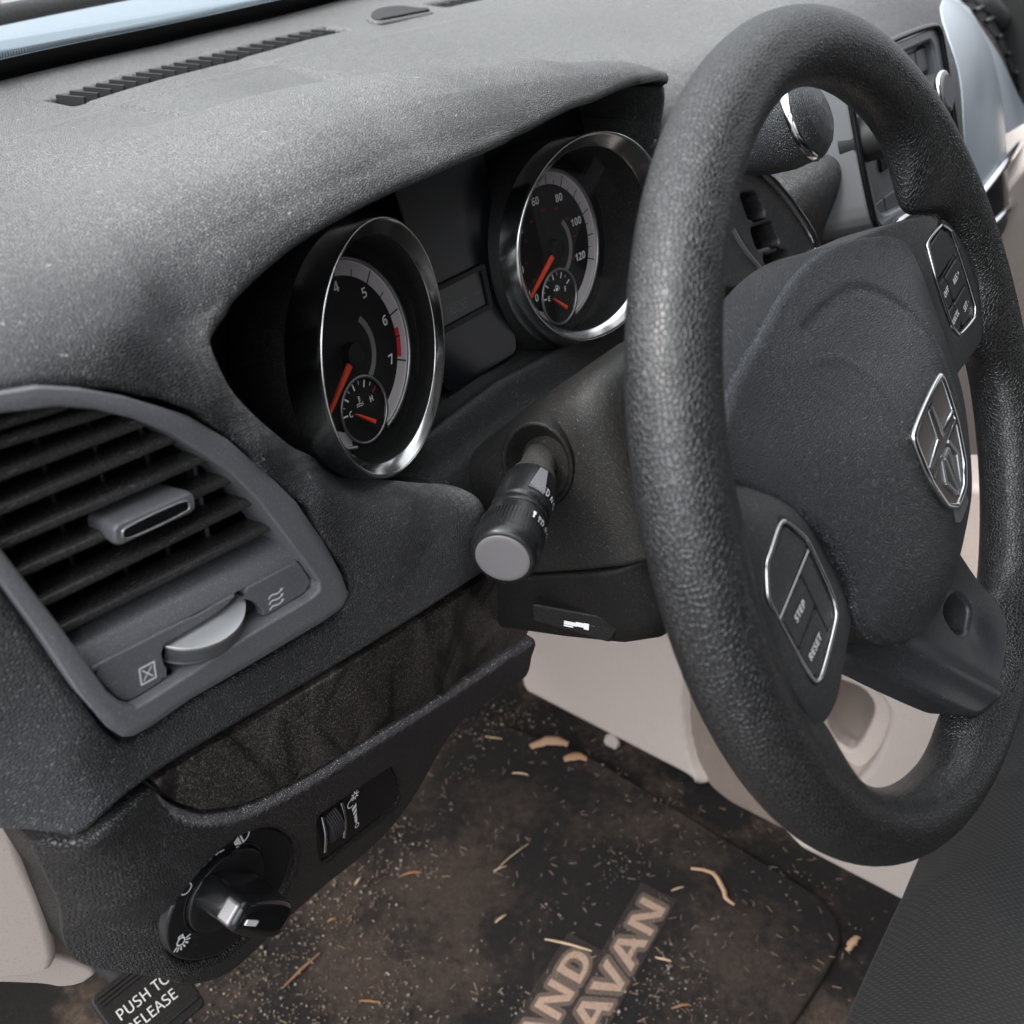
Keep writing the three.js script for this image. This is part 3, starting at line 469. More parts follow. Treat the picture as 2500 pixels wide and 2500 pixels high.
// ---------------------------------------------------------------- instrument cluster
const cluster = thing('instrument_cluster', 'instrument cluster with two chrome ringed dials and red needles under the hood', 'instrument cluster');
const T14 = 14 * Math.PI / 180;
const dialFrame = (sg) => { const y = 4 * Math.PI / 180 * sg, n = V(Math.sin(y) * Math.cos(T14), Math.sin(T14), Math.cos(y) * Math.cos(T14)); return planeFrame(V(-0.095 * sg, 0.0045, -0.2515), n); };
const ringFrame = (sg) => { const y = 15.3 * Math.PI / 180 * sg, t = 8.55 * Math.PI / 180, n = V(Math.sin(y) * Math.cos(t), Math.sin(t), Math.cos(y) * Math.cos(t)); return planeFrame(V(-0.0975 * sg, 0.0177, -0.219), n); };
{
  const F = planeFrame(V(0, 0.0, -0.268), V(0, Math.sin(T14), Math.cos(T14)));
  part('housing', merge([inFrame(new THREE.PlaneGeometry(0.40, 0.19).translate(0, -0.012, 0), F)]), M.cluster, cluster);
  // sill under the dials and the flat floor in front of it
  const prof = spline([[-0.262, -0.046], [-0.245, -0.053], [-0.231, -0.056], [-0.226, -0.0525], [-0.221, -0.055], [-0.214, -0.066], [-0.205, -0.075], [-0.196, -0.093], [-0.19, -0.12]], false, 4);
  part('sill', loft([-0.155, -0.12, -0.06, 0, 0.06, 0.12, 0.19].map((x) => ({ o: V(x, 0.004 + 0.006 * Math.cos(x * 22), 0), x: V(0, 0, 1), y: V(0, 1, 0), sec: prof })), { closed: false, capA: false, capB: false }), M.cluster, cluster);
}
function dialPrint(kind) {
  return canvas(1024, 1024, (x) => {
    const S = 1024 / 106, P = (r, a) => [512 + r * S * Math.cos(a * Math.PI / 180), 512 - r * S * Math.sin(a * Math.PI / 180)];
    x.fillStyle = '#1b1a1a'; x.fillRect(0, 0, 1024, 1024);
    const arc = (r0, r1, a0, a1, c) => { x.fillStyle = c; x.beginPath(); for (let a = a0; a <= a1 + 0.01; a += 1) x.lineTo(...P(r1, a)); for (let a = a1; a >= a0 - 0.01; a -= 1) x.lineTo(...P(r0, a)); x.fill(); };
    arc(40, 49, -72, 252, '#d2cbcb'); arc(47.2, 49.5, -72, 252, '#ece6e6');
    arc(19, 22.5, -55, 42, '#8d8886');
    const tick = (a, r0, r1, w, c = '#1b1919') => { x.strokeStyle = c; x.lineWidth = w; x.beginPath(); x.moveTo(...P(r0, a)); x.lineTo(...P(r1, a)); x.stroke(); };
    const num = (s, r, a, size, c = '#ffffff') => { const [px, py] = P(r, a); x.fillStyle = c; x.font = 'bold ' + size + 'px sans-serif'; x.textAlign = 'center'; x.textBaseline = 'middle'; x.fillText(s, px, py); };
    if (kind === 'rev') {
      arc(40, 43.2, -23, -1, '#e0303a');
      for (let k = 0; k <= 14; k++) { const a = 223 - k * 17.75; tick(a, 39.5, k % 2 ? 43.5 : 47.4, k % 2 ? 6 : 8); }
      for (let k = 0; k <= 7; k++) num(String(k), 34.8, 223 - k * 35.5, 74);
    } else {
      for (let k = 0; k <= 24; k++) { const a = 230 - k * 10.55; tick(a, 39.5, k % 4 === 0 ? 47 : k % 2 ? 42.5 : 46, k % 2 ? 5 : 7); }
      for (let k = 0; k <= 6; k++) num(String(k * 20), 33 - (k > 4 ? 1.5 : 0), 230 - k * 42.2, 66);
      for (let k = 0; k <= 8; k++) { num(String(k * 20 + 20), 25.5, 214 - k * 30, 24, '#a82428'); }
      num('MPH', 37, 213, 40);
    }
    // small gauge
    const cx = 512, cy = 512 + 31 * S, r = 17.4 * S, Q2 = (rr_, a) => [cx + rr_ * S * Math.cos(a * Math.PI / 180), cy - 8 * S * 0 - rr_ * S * Math.sin(a * Math.PI / 180)];
    x.fillStyle = '#171616'; x.beginPath(); x.arc(cx, cy, r, 0, 7); x.fill();
    for (let k = 0; k <= 8; k++) { const a = 172 - k * 18; x.strokeStyle = kind === 'rev' && k === 8 ? '#c22b2b' : '#ffffff'; x.lineWidth = k % 2 ? 5 : 10; x.beginPath(); x.moveTo(...Q2(k % 2 ? 13.6 : 11.8, a)); x.lineTo(...Q2(15.8, a)); x.stroke(); }
    x.fillStyle = '#ffffff'; x.font = 'bold 44px sans-serif'; x.textAlign = 'center'; x.textBaseline = 'middle';
    x.fillText(kind === 'rev' ? 'H' : 'F', ...Q2(8.8, 18)); x.fillText(kind === 'rev' ? 'C' : 'E', ...Q2(9.5, 172));
    const [ix, iy] = Q2(5.5, 100); x.strokeStyle = '#ffffff'; x.lineWidth = 5;
    if (kind === 'rev') { x.beginPath(); x.moveTo(ix, iy - 24); x.lineTo(ix, iy + 12); for (let k = 0; k < 3; k++) { x.moveTo(ix, iy - 20 + k * 10); x.lineTo(ix + 12, iy - 20 + k * 10); } for (let k = 0; k < 2; k++) { x.moveTo(ix - 26, iy + 16 + k * 11); x.bezierCurveTo(ix - 10, iy + 4 + k * 11, ix + 8, iy + 28 + k * 11, ix + 26, iy + 14 + k * 11); } x.stroke(); }
    else { x.fillRect(ix - 4, iy - 20, 24, 36); x.fillStyle = '#171616'; x.fillRect(ix + 1, iy - 15, 14, 11); x.fillStyle = '#ffffff'; x.beginPath(); x.moveTo(ix - 12, iy - 6); x.lineTo(ix - 12, iy + 12); x.lineTo(ix - 28, iy + 3); x.fill(); x.beginPath(); x.moveTo(ix + 22, iy - 12); x.lineTo(ix + 32, iy - 2); x.lineTo(ix + 30, iy + 14); x.stroke(); }
  });
}
const hood2 = (F, G, f, R, n = 72) => ({ F, G, f, R });
for (const sg of [1, -1]) {
  const F = dialFrame(sg), G = ringFrame(sg), gauge = sg > 0 ? 'rev_counter' : 'speedometer';
  const N = 80, tilted = (f, R, dn = 0) => { const o = F.O.clone().lerp(G.O, f), nn = F.a.clone().lerp(G.a, f).normalize(), K = planeFrame(o, nn); return { o: K.at(0, 0, dn), x: K.e1, y: K.e2, sec: circle(R, N) }; };
  const dial = part(gauge, inFrame(new THREE.CircleGeometry(0.0585, 72), F), new THREE.MeshStandardMaterial({ map: sized(dialPrint(sg > 0 ? 'rev' : 'speed'), 1), roughness: 0.6 }), cluster);
  { const p = dial.geometry.attributes.position, uv = dial.geometry.attributes.uv, src = new THREE.CircleGeometry(0.0585, 72).attributes.position; for (let i = 0; i < uv.count; i++) uv.setXY(i, 0.5 + src.getX(i) / 0.106, 0.5 + src.getY(i) / 0.106); }
  part('inner_wall', loft([tilted(0.0, 0.0585, -0.001), tilted(0.45, 0.0572), tilted(0.80, 0.0562)], { capA: false, capB: false }), M.cluster, dial);
  part('ring', loft([tilted(0.79, 0.0561), tilted(0.82, 0.0564), tilted(0.9, 0.0592), tilted(0.975, 0.0614), tilted(1.0, 0.0624), tilted(1.0, 0.0629), tilted(0.985, 0.0634), tilted(0.93, 0.0637), tilted(0.7, 0.0642), tilted(0.5, 0.0646)], { capA: false, capB: false }), M.chromeDusty, dial);
  part('outer_wall', loft([tilted(0.5, 0.0647), tilted(0.2, 0.066), tilted(-0.3, 0.068)], { capA: false, capB: false }), M.cluster, dial);
  const arcPts = []; for (let a = -74; a <= 254; a += 8) arcPts.push(F.at(0.0487 * Math.cos(a * Math.PI / 180), 0.0487 * Math.sin(a * Math.PI / 180), 0.0012));
  part('band_rim', tube(arcPts, 0.0013, 8, 160), M.satin, dial);
  const sub = []; for (let k = 0; k < 40; k++) { const a = k / 40 * Math.PI * 2; sub.push(F.at(0.0177 * Math.cos(a), -0.031 + 0.0177 * Math.sin(a), 0.0012)); }
  part('small_gauge_rim', tube(sub, 0.0009, 7, 90, true), M.satin, dial);
  const needle = (cx, cy, ang, r0, r1, w, h) => { const c = Math.cos(ang), s = Math.sin(ang), pts = [[r0, -w], [r0, w], [r1 - 0.002, w * 0.45], [r1, 0], [r1 - 0.002, -w * 0.45]].map(([a, b]) => [cx + a * c - b * s, cy + a * s + b * c]); if (area2(pts) < 0) pts.reverse(); return inFrame(moved(extrude(pts, 0.0012, 0.0004), 0, 0, h), F); };
  const RAD = Math.PI / 180;
  const nd = part('needle', needle(0, 0, (sg > 0 ? 216 : 214) * RAD, 0.006, sg > 0 ? 0.036 : 0.0405, 0.0016, 0.004), M.red, dial);
  part('hub_cap', inFrame(moved(new THREE.CylinderGeometry(0.0062, 0.0066, 0.005, 28).rotateX(Math.PI / 2), 0, 0, 0.004), F), M.gloss, nd);
  part('small_needle', needle(0.0035, -0.0395, 141 * RAD, 0.0, 0.0165, 0.0012, 0.0022), M.red, dial);
  part('lens', loft([tilted(0.55, 0.0583)], { capA: true, capB: false }), new THREE.MeshPhysicalMaterial({ color: 0xffffff, transmission: 1, thickness: 0, roughness: 0.0, ior: 1.16 }), dial);
}
{ // message display between the dials
  const F = planeFrame(V(0.0, 0.01, -0.256), V(0, Math.sin(T14), Math.cos(T14)));
  const o = roundPoly([[-0.030, -0.056], [0.042, -0.056], [0.046, 0.085], [-0.034, 0.085]], 0.008);
  const disp = part('message_display', inFrame(extrude(o, 0.003, 0.0008), F), std({ color: rgb(0.0035, 0.0042, 0.0068), roughness: 0.25 }), cluster);
  const W = planeFrame(F.at(0, 0, 0.0042), F.a), c = [[1078, 714], [1170, 668], [1186, 735], [1086, 790]].map(([u, v]) => W.flat(u, v));
  const cx = c.reduce((a, p) => a + p[0] / 4, 0), cy = c.reduce((a, p) => a + p[1] / 4, 0), w = 0.046, h = 0.021;
  const lx = cx - 0.003, g = new THREE.PlaneGeometry(w, h); g.translate(lx, cy, 0);
  part('odometer', inFrame(g, W), new THREE.MeshStandardMaterial({ roughness: 0.2, map: canvas(512, 164, (x, ww, hh) => { x.fillStyle = '#0b0d10'; x.fillRect(0, 0, ww, hh); x.fillStyle = '#3a4046'; x.font = 'italic 62px monospace'; x.textBaseline = 'middle'; x.fillText('183255', 90, 108); x.font = '22px sans-serif'; x.fillText('miles', 400, 92); }) }), disp);
  const fr = roundPoly([[-w / 2 - 0.003, -h / 2 - 0.003], [w / 2 + 0.003, -h / 2 - 0.003], [w / 2 + 0.003, h / 2 + 0.003], [-w / 2 - 0.003, h / 2 + 0.003]].map(([a, b]) => [a + lx, b + cy]), 0.002);
  part('odometer_frame', inFrame(extrude(fr, 0.0015, 0.0005, [[[-w / 2, -h / 2], [-w / 2, h / 2], [w / 2, h / 2], [w / 2, -h / 2]].map(([a, b]) => [a + lx, b + cy])]), W), M.cluster, disp);
}

// ---------------------------------------------------------------- steering column and stalk
const TW = 27 * Math.PI / 180, CN = V(0, Math.sin(TW), Math.cos(TW)), CU = V(0, Math.cos(TW), -Math.sin(TW)), CX = V(1, 0, 0);
const column = thing('steering_column', 'dusty black steering column shroud between the dials and the steering wheel', 'steering column');
const sect = (w, lo, hi, r, wl = w) => roundPoly([[-wl, lo], [wl, lo], [w, hi], [-w, hi]], r, 8);
const station = (a, sec) => ({ o: CN.clone().multiplyScalar(a), x: CX, y: CU, sec });
part('upper_shroud', loft([[-0.30, 0.060, 0.016], [-0.255, 0.061, 0.026], [-0.215, 0.0615, 0.040], [-0.18, 0.0615, 0.053], [-0.15, 0.060, 0.063], [-0.128, 0.057, 0.068], [-0.118, 0.052, 0.066], [-0.113, 0.045, 0.060], [-0.111, 0.036, 0.05]].map(([a, w, hi]) => station(a, sect(w * 0.94, -0.0335, hi, [0.004, 0.004, 0.027, 0.027], w)))), M.column, column);
part('lower_shroud', loft([[-0.30, 0.058, -0.075], [-0.25, 0.0595, -0.082], [-0.2, 0.06, -0.088], [-0.16, 0.059, -0.092], [-0.138, 0.056, -0.090], [-0.128, 0.050, -0.084], [-0.123, 0.042, -0.075]].map(([a, w, lo]) => station(a, sect(w, lo, -0.0352, [0.02, 0.02, 0.004, 0.004], w * 0.86)))), M.columnLow, column);
part('hub_neck', loft([[-0.13, 0.046], [-0.075, 0.046], [-0.07, 0.042], [-0.03, 0.042]].map(([a, r]) => station(a, circle(r, 32)))), M.dark, column);
{ // tilt lever with its sign
  const c = atX(1412, 1512, -0.056), F = planeFrame(c, V(-0.95, 0.1, 0.3).normalize());
  const lever = part('tilt_lever', inFrame(moved(extrude(roundPoly([[-0.026, -0.006], [0.02, -0.009], [0.026, 0.008], [-0.027, 0.006]], 0.002), 0.006, 0.0015), 0, 0, -0.004), F), M.columnLow, column);
  part('printed_sign', quad(F, 0.0, -0.001, 0.016, 0.007, 0.0042, 0.02), inkMat(128, 56, (x) => { x.fillRect(6, 18, 60, 20); x.fillRect(60, 12, 56, 24); x.fillRect(98, 10, 24, 34); x.fillRect(6, 40, 44, 8); }), lever);
}
const stalk = thing('turn_signal_stalk', 'black turn signal stalk with round grey end and printed signs, left of the steering column', 'stalk');
{
  const tip = V(-0.1335, -0.046, -0.124), base = atX(1322, 1118, -0.055), ax = tip.clone().sub(base), Ls = ax.length(); ax.normalize();
  const F = planeFrame(tip, ax), K = (z, r) => ({ o: F.at(0, 0, z), x: F.e1, y: F.e2, sec: circle(r, 48) });
  part('grip', loft([K(-0.028, 0.0146), K(-0.026, 0.0152), K(-0.010, 0.0162), K(-0.004, 0.0164), K(-0.0012, 0.0158), K(0, 0.0146), K(0.0002, 0.0136)], { capB: true }), M.blackPlastic, stalk);
  const rib = []; for (let k = 0; k < 60; k++) { const a = k / 60 * 2 * Math.PI; if (Math.sin(a) > -0.5 || true) { const g = new THREE.BoxGeometry(0.0008, 0.0007, 0.0125); g.translate(0, 0.0161, -0.0135); g.rotateX(0); g.rotateZ(a); rib.push(inFrame(g, F)); } }
  const rg = part('grip_ribs', merge(rib), M.blackPlastic, stalk); rg.userData.kind = 'stuff';
  part('end_cap', loft([K(-0.001, 0.0131), K(0.0006, 0.0131), K(0.001, 0.0127), K(0.0011, 0.0110)], { capB: true }), std({ color: rgb(0.14, 0.135, 0.14), roughness: 0.5, bumpMap: sized(fineTex, 0.02), bumpScale: 0.00004 }), stalk);
  part('barrel', loft([K(-0.0605, 0.0125), K(-0.0585, 0.0140), K(-0.046, 0.0146), K(-0.036, 0.0148), K(-0.0345, 0.0143), K(-0.034, 0.0136), K(-0.0325, 0.0136), K(-0.032, 0.0146), K(-0.0285, 0.0150), K(-0.0278, 0.0140)], {}), M.blackPlastic, stalk);
  part('neck', loft([K(-Ls - 0.02, 0.0085), K(-0.072, 0.0095), K(-0.066, 0.0115), K(-0.0595, 0.0136)], {}), std({ map: sized(dusty([0.02, 0.02, 0.02], DUST, 0.3, 256, 30), 0.04), roughness: 0.45 }), stalk);
  // pointer wedge on the barrel and printed signs facing the driver
  const toCam = CAM.clone().sub(tip).normalize(), RV = V(...RIGHT), UV2 = V(...UP), toward = RV.clone().multiplyScalar(0.4).addScaledVector(UV2, 0.5).addScaledVector(toCam, 0.6), side = toward.addScaledVector(ax, -toward.dot(ax)).normalize(), tang = side.clone().cross(ax).normalize();
  const PF = new Frame(F.at(0, 0, -0.047).addScaledVector(side, 0.0148), tang, ax.clone().multiplyScalar(-1), side); if (tang.clone().cross(PF.e2).dot(side) < 0) PF.e1 = tang.clone().negate();
  part('pointer', inFrame(extrude([[-0.0042, -0.008], [0.0042, -0.008], [0.0022, 0.008], [-0.0022, 0.008]], 0.0016, 0.0004), PF, -0.0006), M.bezel, stalk);
  const s2 = RV.clone().multiplyScalar(0.82).addScaledVector(toCam, 0.5), sd2 = s2.addScaledVector(ax, -s2.dot(ax)).normalize(), sig = inkMat(256, 64, (x) => { x.lineWidth = 5; x.font = 'bold 30px sans-serif'; x.beginPath(); x.arc(30, 32, 15, 1.4, 4.9); x.lineTo(30, 47); x.stroke(); for (let k = 0; k < 3; k++) x.fillRect(40, 18 + 11 * k, 16, 4); x.beginPath(); x.arc(92, 32, 13, 0, 7); x.stroke(); x.beginPath(); x.moveTo(118, 44); x.lineTo(126, 20); x.lineTo(134, 44); x.lineTo(142, 20); x.stroke(); x.beginPath(); x.arc(176, 32, 15, 1.4, 4.9); x.lineTo(176, 47); x.stroke(); for (let k = 0; k < 4; k++) x.fillRect(186, 16 + 9 * k, 18, 4); x.fillRect(222, 14, 16, 36); });
  const cyl = (r, z0, z1, a0, a1) => { const p = [], uv = [], ix = [], n = 14, t2 = ax.clone().cross(sd2); for (let k = 0; k <= n; k++) { const a = lerp(a0, a1, k / n), d = sd2.clone().multiplyScalar(Math.cos(a)).addScaledVector(t2, Math.sin(a)); for (const z of [z0, z1]) { const q = F.at(0, 0, z).addScaledVector(d, r); p.push(q.x, q.y, q.z); uv.push(k / n, z === z0 ? 0 : 1); } } for (let k = 0; k < n; k++) ix.push(2 * k, 2 * k + 1, 2 * k + 2, 2 * k + 2, 2 * k + 1, 2 * k + 3); const g = new THREE.BufferGeometry(); g.setAttribute('position', new THREE.Float32BufferAttribute(p, 3)); g.setAttribute('uv', new THREE.Float32BufferAttribute(uv, 2)); g.setIndex(ix); g.computeVertexNormals(); return g; };
  part('printed_sign', cyl(0.01645, -0.0235, -0.0155, -0.9, 0.7), sig, stalk);
  part('printed_sign', cyl(0.0151, -0.0475, -0.0375, -0.9, 0.9), sig, stalk);
  // dished opening in the shroud
  const B = planeFrame(base.clone().addScaledVector(ax, 0.004), ax.clone().multiplyScalar(0.55).add(V(-0.6, 0.05, 0.1)).normalize());
  const ringSec = (z, r, ry) => ({ o: B.at(0, 0, z), x: B.e1, y: B.e2, sec: circle(r, 40, ry) });
  part('boot', loft([ringSec(-0.012, 0.021, 0.027), ringSec(0.0035, 0.020, 0.026), ringSec(0.005, 0.0185, 0.0245), ringSec(0.0035, 0.017, 0.023), ringSec(-0.003, 0.0125, 0.0135), ringSec(-0.006, 0.010, 0.010)], { capA: false, capB: false }), M.columnLow, column);
}

// ---------------------------------------------------------------- steering wheel (built in its own axes: x right, y up, z to the driver)
const PHI = 12 * Math.PI / 180;
const WX = CX.clone().multiplyScalar(Math.cos(PHI)).addScaledVector(CU, Math.sin(PHI)), WY = CX.clone().multiplyScalar(-Math.sin(PHI)).addScaledVector(CU, Math.cos(PHI));
const wheel = thing('steering_wheel', 'black steering wheel with pebbled grip, airbag pad and chrome emblem', 'steering wheel');
wheel.quaternion.setFromRotationMatrix(new THREE.Matrix4().makeBasis(WX, WY, CN));
const wl = (u, v, off) => { const p = onPlane(u, v, CN.clone().multiplyScalar(off), CN); return [p.dot(WX), p.dot(WY)]; };
const WF = () => new Frame(V(0, 0, 0), V(1, 0, 0), V(0, 1, 0), V(0, 0, 1));
{ // rim, thicker on the inside where the spokes meet it
  const R = 0.176, r0 = 0.0165, NT = 300, NP = 44, pos = [], uv = [], idx = [], bump = (th, c, w) => { let d = Math.abs(th - c); d = Math.min(d, 360 - d); return Math.exp(-((d / w) ** 2)); };
  for (let i = 0; i <= NT; i++) { const th = i / NT * 360, fl = 0.024 * bump(th, 24, 8) + 0.02 * bump(th, 156, 8) + 0.016 * bump(th, 346, 7) + 0.016 * bump(th, 194, 7) + 0.010 * bump(th, 258, 7) + 0.008 * bump(th, 286, 6);
    for (let k = 0; k <= NP; k++) { const ps = k / NP * 2 * Math.PI, c = Math.cos(ps), s = Math.sin(ps), inw = Math.max(0, -c) ** 1.6, rad = R + r0 * 0.99 * c - fl * inw, z = r0 * 1.02 * s * (1 - 0.25 * inw * Math.min(1, fl / 0.02)) - fl * 0.25 * inw, a = th * Math.PI / 180; pos.push(rad * Math.cos(a), rad * Math.sin(a), z); uv.push(a * R, ps * r0); } }
  for (let i = 0; i < NT; i++) for (let k = 0; k < NP; k++) { const a = i * (NP + 1) + k, b = a + NP + 1; idx.push(a, b, a + 1, b, b + 1, a + 1); }
  const g = new THREE.BufferGeometry(); g.setAttribute('position', new THREE.Float32BufferAttribute(pos, 3)); g.setAttribute('uv', new THREE.Float32BufferAttribute(uv, 2)); g.setIndex(idx); g.computeVertexNormals();
  const n = g.attributes.normal, fix = (a, b) => { const v = V(n.getX(a) + n.getX(b), n.getY(a) + n.getY(b), n.getZ(a) + n.getZ(b)).normalize(); n.setXYZ(a, v.x, v.y, v.z); n.setXYZ(b, v.x, v.y, v.z); };
  for (let k = 0; k <= NP; k++) fix(k, NT * (NP + 1) + k); for (let i = 0; i <= NT; i++) fix(i * (NP + 1), i * (NP + 1) + NP);
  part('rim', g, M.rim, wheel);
}
const half = pairs([0, 0.089, 0.04, 0.083, 0.075, 0.069, 0.098, 0.053, 0.098, 0.034, 0.091, 0.012, 0.088, -0.015, 0.092, -0.030, 0.089, -0.046, 0.074, -0.066, 0.045, -0.089, 0.02, -0.099]);
const padOutline = spline([...half, [0, -0.101], ...pairs([-0.02, -0.099, -0.045, -0.089, -0.074, -0.066, -0.089, -0.046, -0.092, -0.03, -0.088, -0.015, -0.09, 0.012, -0.098, 0.034, -0.112, 0.057, -0.121, 0.069, -0.114, 0.078, -0.085, 0.083, -0.045, 0.0865])], true, 5);
const PADF = WF();
{
  const P = [[0, 0.013, 0.0205], [0, 0.0, 0.0212], [0, -0.02, 0.0212], [0, -0.04, 0.0205], [0, 0.024, 0.0185], [0, 0.045, 0.0065], [0, 0.068, -0.004], [0, 0.089, -0.014], [0, -0.06, 0.0165], [0, -0.085, 0.008], [0, -0.101, -0.001]], S = [[0.025, 0.013, 0.0203], [0.022, -0.03, 0.0205], [0.05, 0.0, 0.0172], [0.05, -0.03, 0.0165], [0.07, 0.0, 0.0118], [0.07, -0.03, 0.0112], [0.088, -0.015, 0.0055], [0.091, 0.012, 0.0045], [0.045, 0.024, 0.0155], [0.065, 0.035, 0.008], [0.04, 0.047, 0.0045], [0.098, 0.053, -0.002], [0.075, 0.069, -0.009], [0.04, 0.083, -0.0125], [0.089, -0.046, 0.003], [0.074, -0.066, 0.0005], [0.045, -0.089, -0.001], [0.04, -0.07, 0.0105], [0.04, 0.066, -0.004]];
  for (const [a, b, c] of S) P.push([a, b, c], [-a, b, c]);
  P.push([-0.122, 0.073, -0.008], [-0.085, 0.083, -0.012]);
  PADF.h = thinPlate(P, 1e-6);
}
const grooveR = spline(pairs([0.043, -0.03, 0.0425, -0.005, 0.046, 0.018, 0.048, 0.034, 0.043, 0.05, 0.028, 0.063, 0.0, 0.070, -0.02, 0.072]), false, 6), creaseL = spline(pairs([-0.026, 0.012, -0.018, 0.028, -0.0135, 0.04, -0.018, 0.054, -0.034, 0.064]), false, 6);
const lineDist = (L, x, y) => { let d = 1e9; for (let i = 0; i + 1 < L.length; i++) { const [ax, ay] = L[i], [bx, by] = L[i + 1], ex = bx - ax, ey = by - ay, t = clamp(((x - ax) * ex + (y - ay) * ey) / (ex * ex + ey * ey), 0, 1); d = Math.min(d, Math.hypot(x - ax - ex * t, y - ay - ey * t)); } return d; };
const pad = part('airbag_pad', panel(PADF, padOutline, { cell: 0.0022, r: 0.0045, skirt: 0.03, relief: (s, t) => -0.0016 * Math.exp(-((lineDist(grooveR, s, t) / 0.0024) ** 2)) + 0.0007 * Math.exp(-((lineDist(creaseL, s, t) / 0.0014) ** 2)) }), M.pad, wheel);
{ // emblem
  const Z = 0.0222, out = pairs([-0.0245, 0.0135, 0.0245, 0.0135, 0.0235, -0.012, 0.0165, -0.031, 0.0075, -0.039, -0.0075, -0.039, -0.0165, -0.031, -0.0235, -0.012]), ro = roundPoly(out, 0.002, 3);
  const em = part('emblem', moved(extrude(ro.slice().reverse(), 0.0012, 0.0004), 0, 0, Z - 0.0016), std({ map: sized(tex(64, 64, (i, j) => { const hx = ((j >> 3) & 1) * 8, c = ((i + hx) % 16 < 3 || j % 8 < 2) ? 0.035 : 0.16; return [c, c * 0.85, c * 0.75]; }, true), 0.006), roughness: 0.6 }), wheel);
  part('emblem_frame', tube(ro.filter((_, i) => i % 2 === 0).map(([a, b]) => V(a, b, Z + 0.0004)), 0.0016, 8, 120, true), M.chrome, em);
  const bar = (a, b, w0, w1) => { const dx = b[0] - a[0], dy = b[1] - a[1], l = Math.hypot(dx, dy), nx = -dy / l, ny = dx / l; return moved(extrude([[a[0] - nx * w0, a[1] - ny * w0], [b[0] - nx * w1, b[1] - ny * w1], [b[0] + nx * w1, b[1] + ny * w1], [a[0] + nx * w0, a[1] + ny * w0]], 0.0016, 0.0007), 0, 0, Z - 0.0004); };
  part('emblem_cross', merge([bar([-0.0022, 0.012], [-0.0034, -0.006], 0.0011, 0.0011), bar([0.0022, 0.012], [0.0034, -0.006], 0.0011, 0.0011), bar([-0.022, -0.0062], [-0.0034, -0.004], 0.0011, 0.0013), bar([0.022, -0.0062], [0.0034, -0.004], 0.0011, 0.0013), bar([-0.0225, -0.011], [-0.006, -0.011], 0.0012, 0.0009), bar([0.0225, -0.011], [0.006, -0.011], 0.0012, 0.0009)]), M.chrome, em);
  part('emblem_head', merge([bar([-0.006, -0.011], [-0.011, -0.022], 0.0013, 0.0012), bar([0.006, -0.011], [0.011, -0.022], 0.0013, 0.0012), bar([-0.011, -0.022], [-0.004, -0.034], 0.0012, 0.0009), bar([0.011, -0.022], [0.004, -0.034], 0.0012, 0.0009), bar([-0.0035, -0.014], [-0.0015, -0.036], 0.0011, 0.0008), bar([0.0035, -0.014], [0.0015, -0.036], 0.0011, 0.0008), bar([-0.0035, -0.014], [0.0035, -0.014], 0.0012, 0.0012)]), M.satin, em);
  part('emblem_tab', moved(new RoundedBoxGeometry(0.017, 0.0105, 0.004, 3, 0.0018), 0.002, -0.0455, 0.0198), M.knobGrey, em);
}
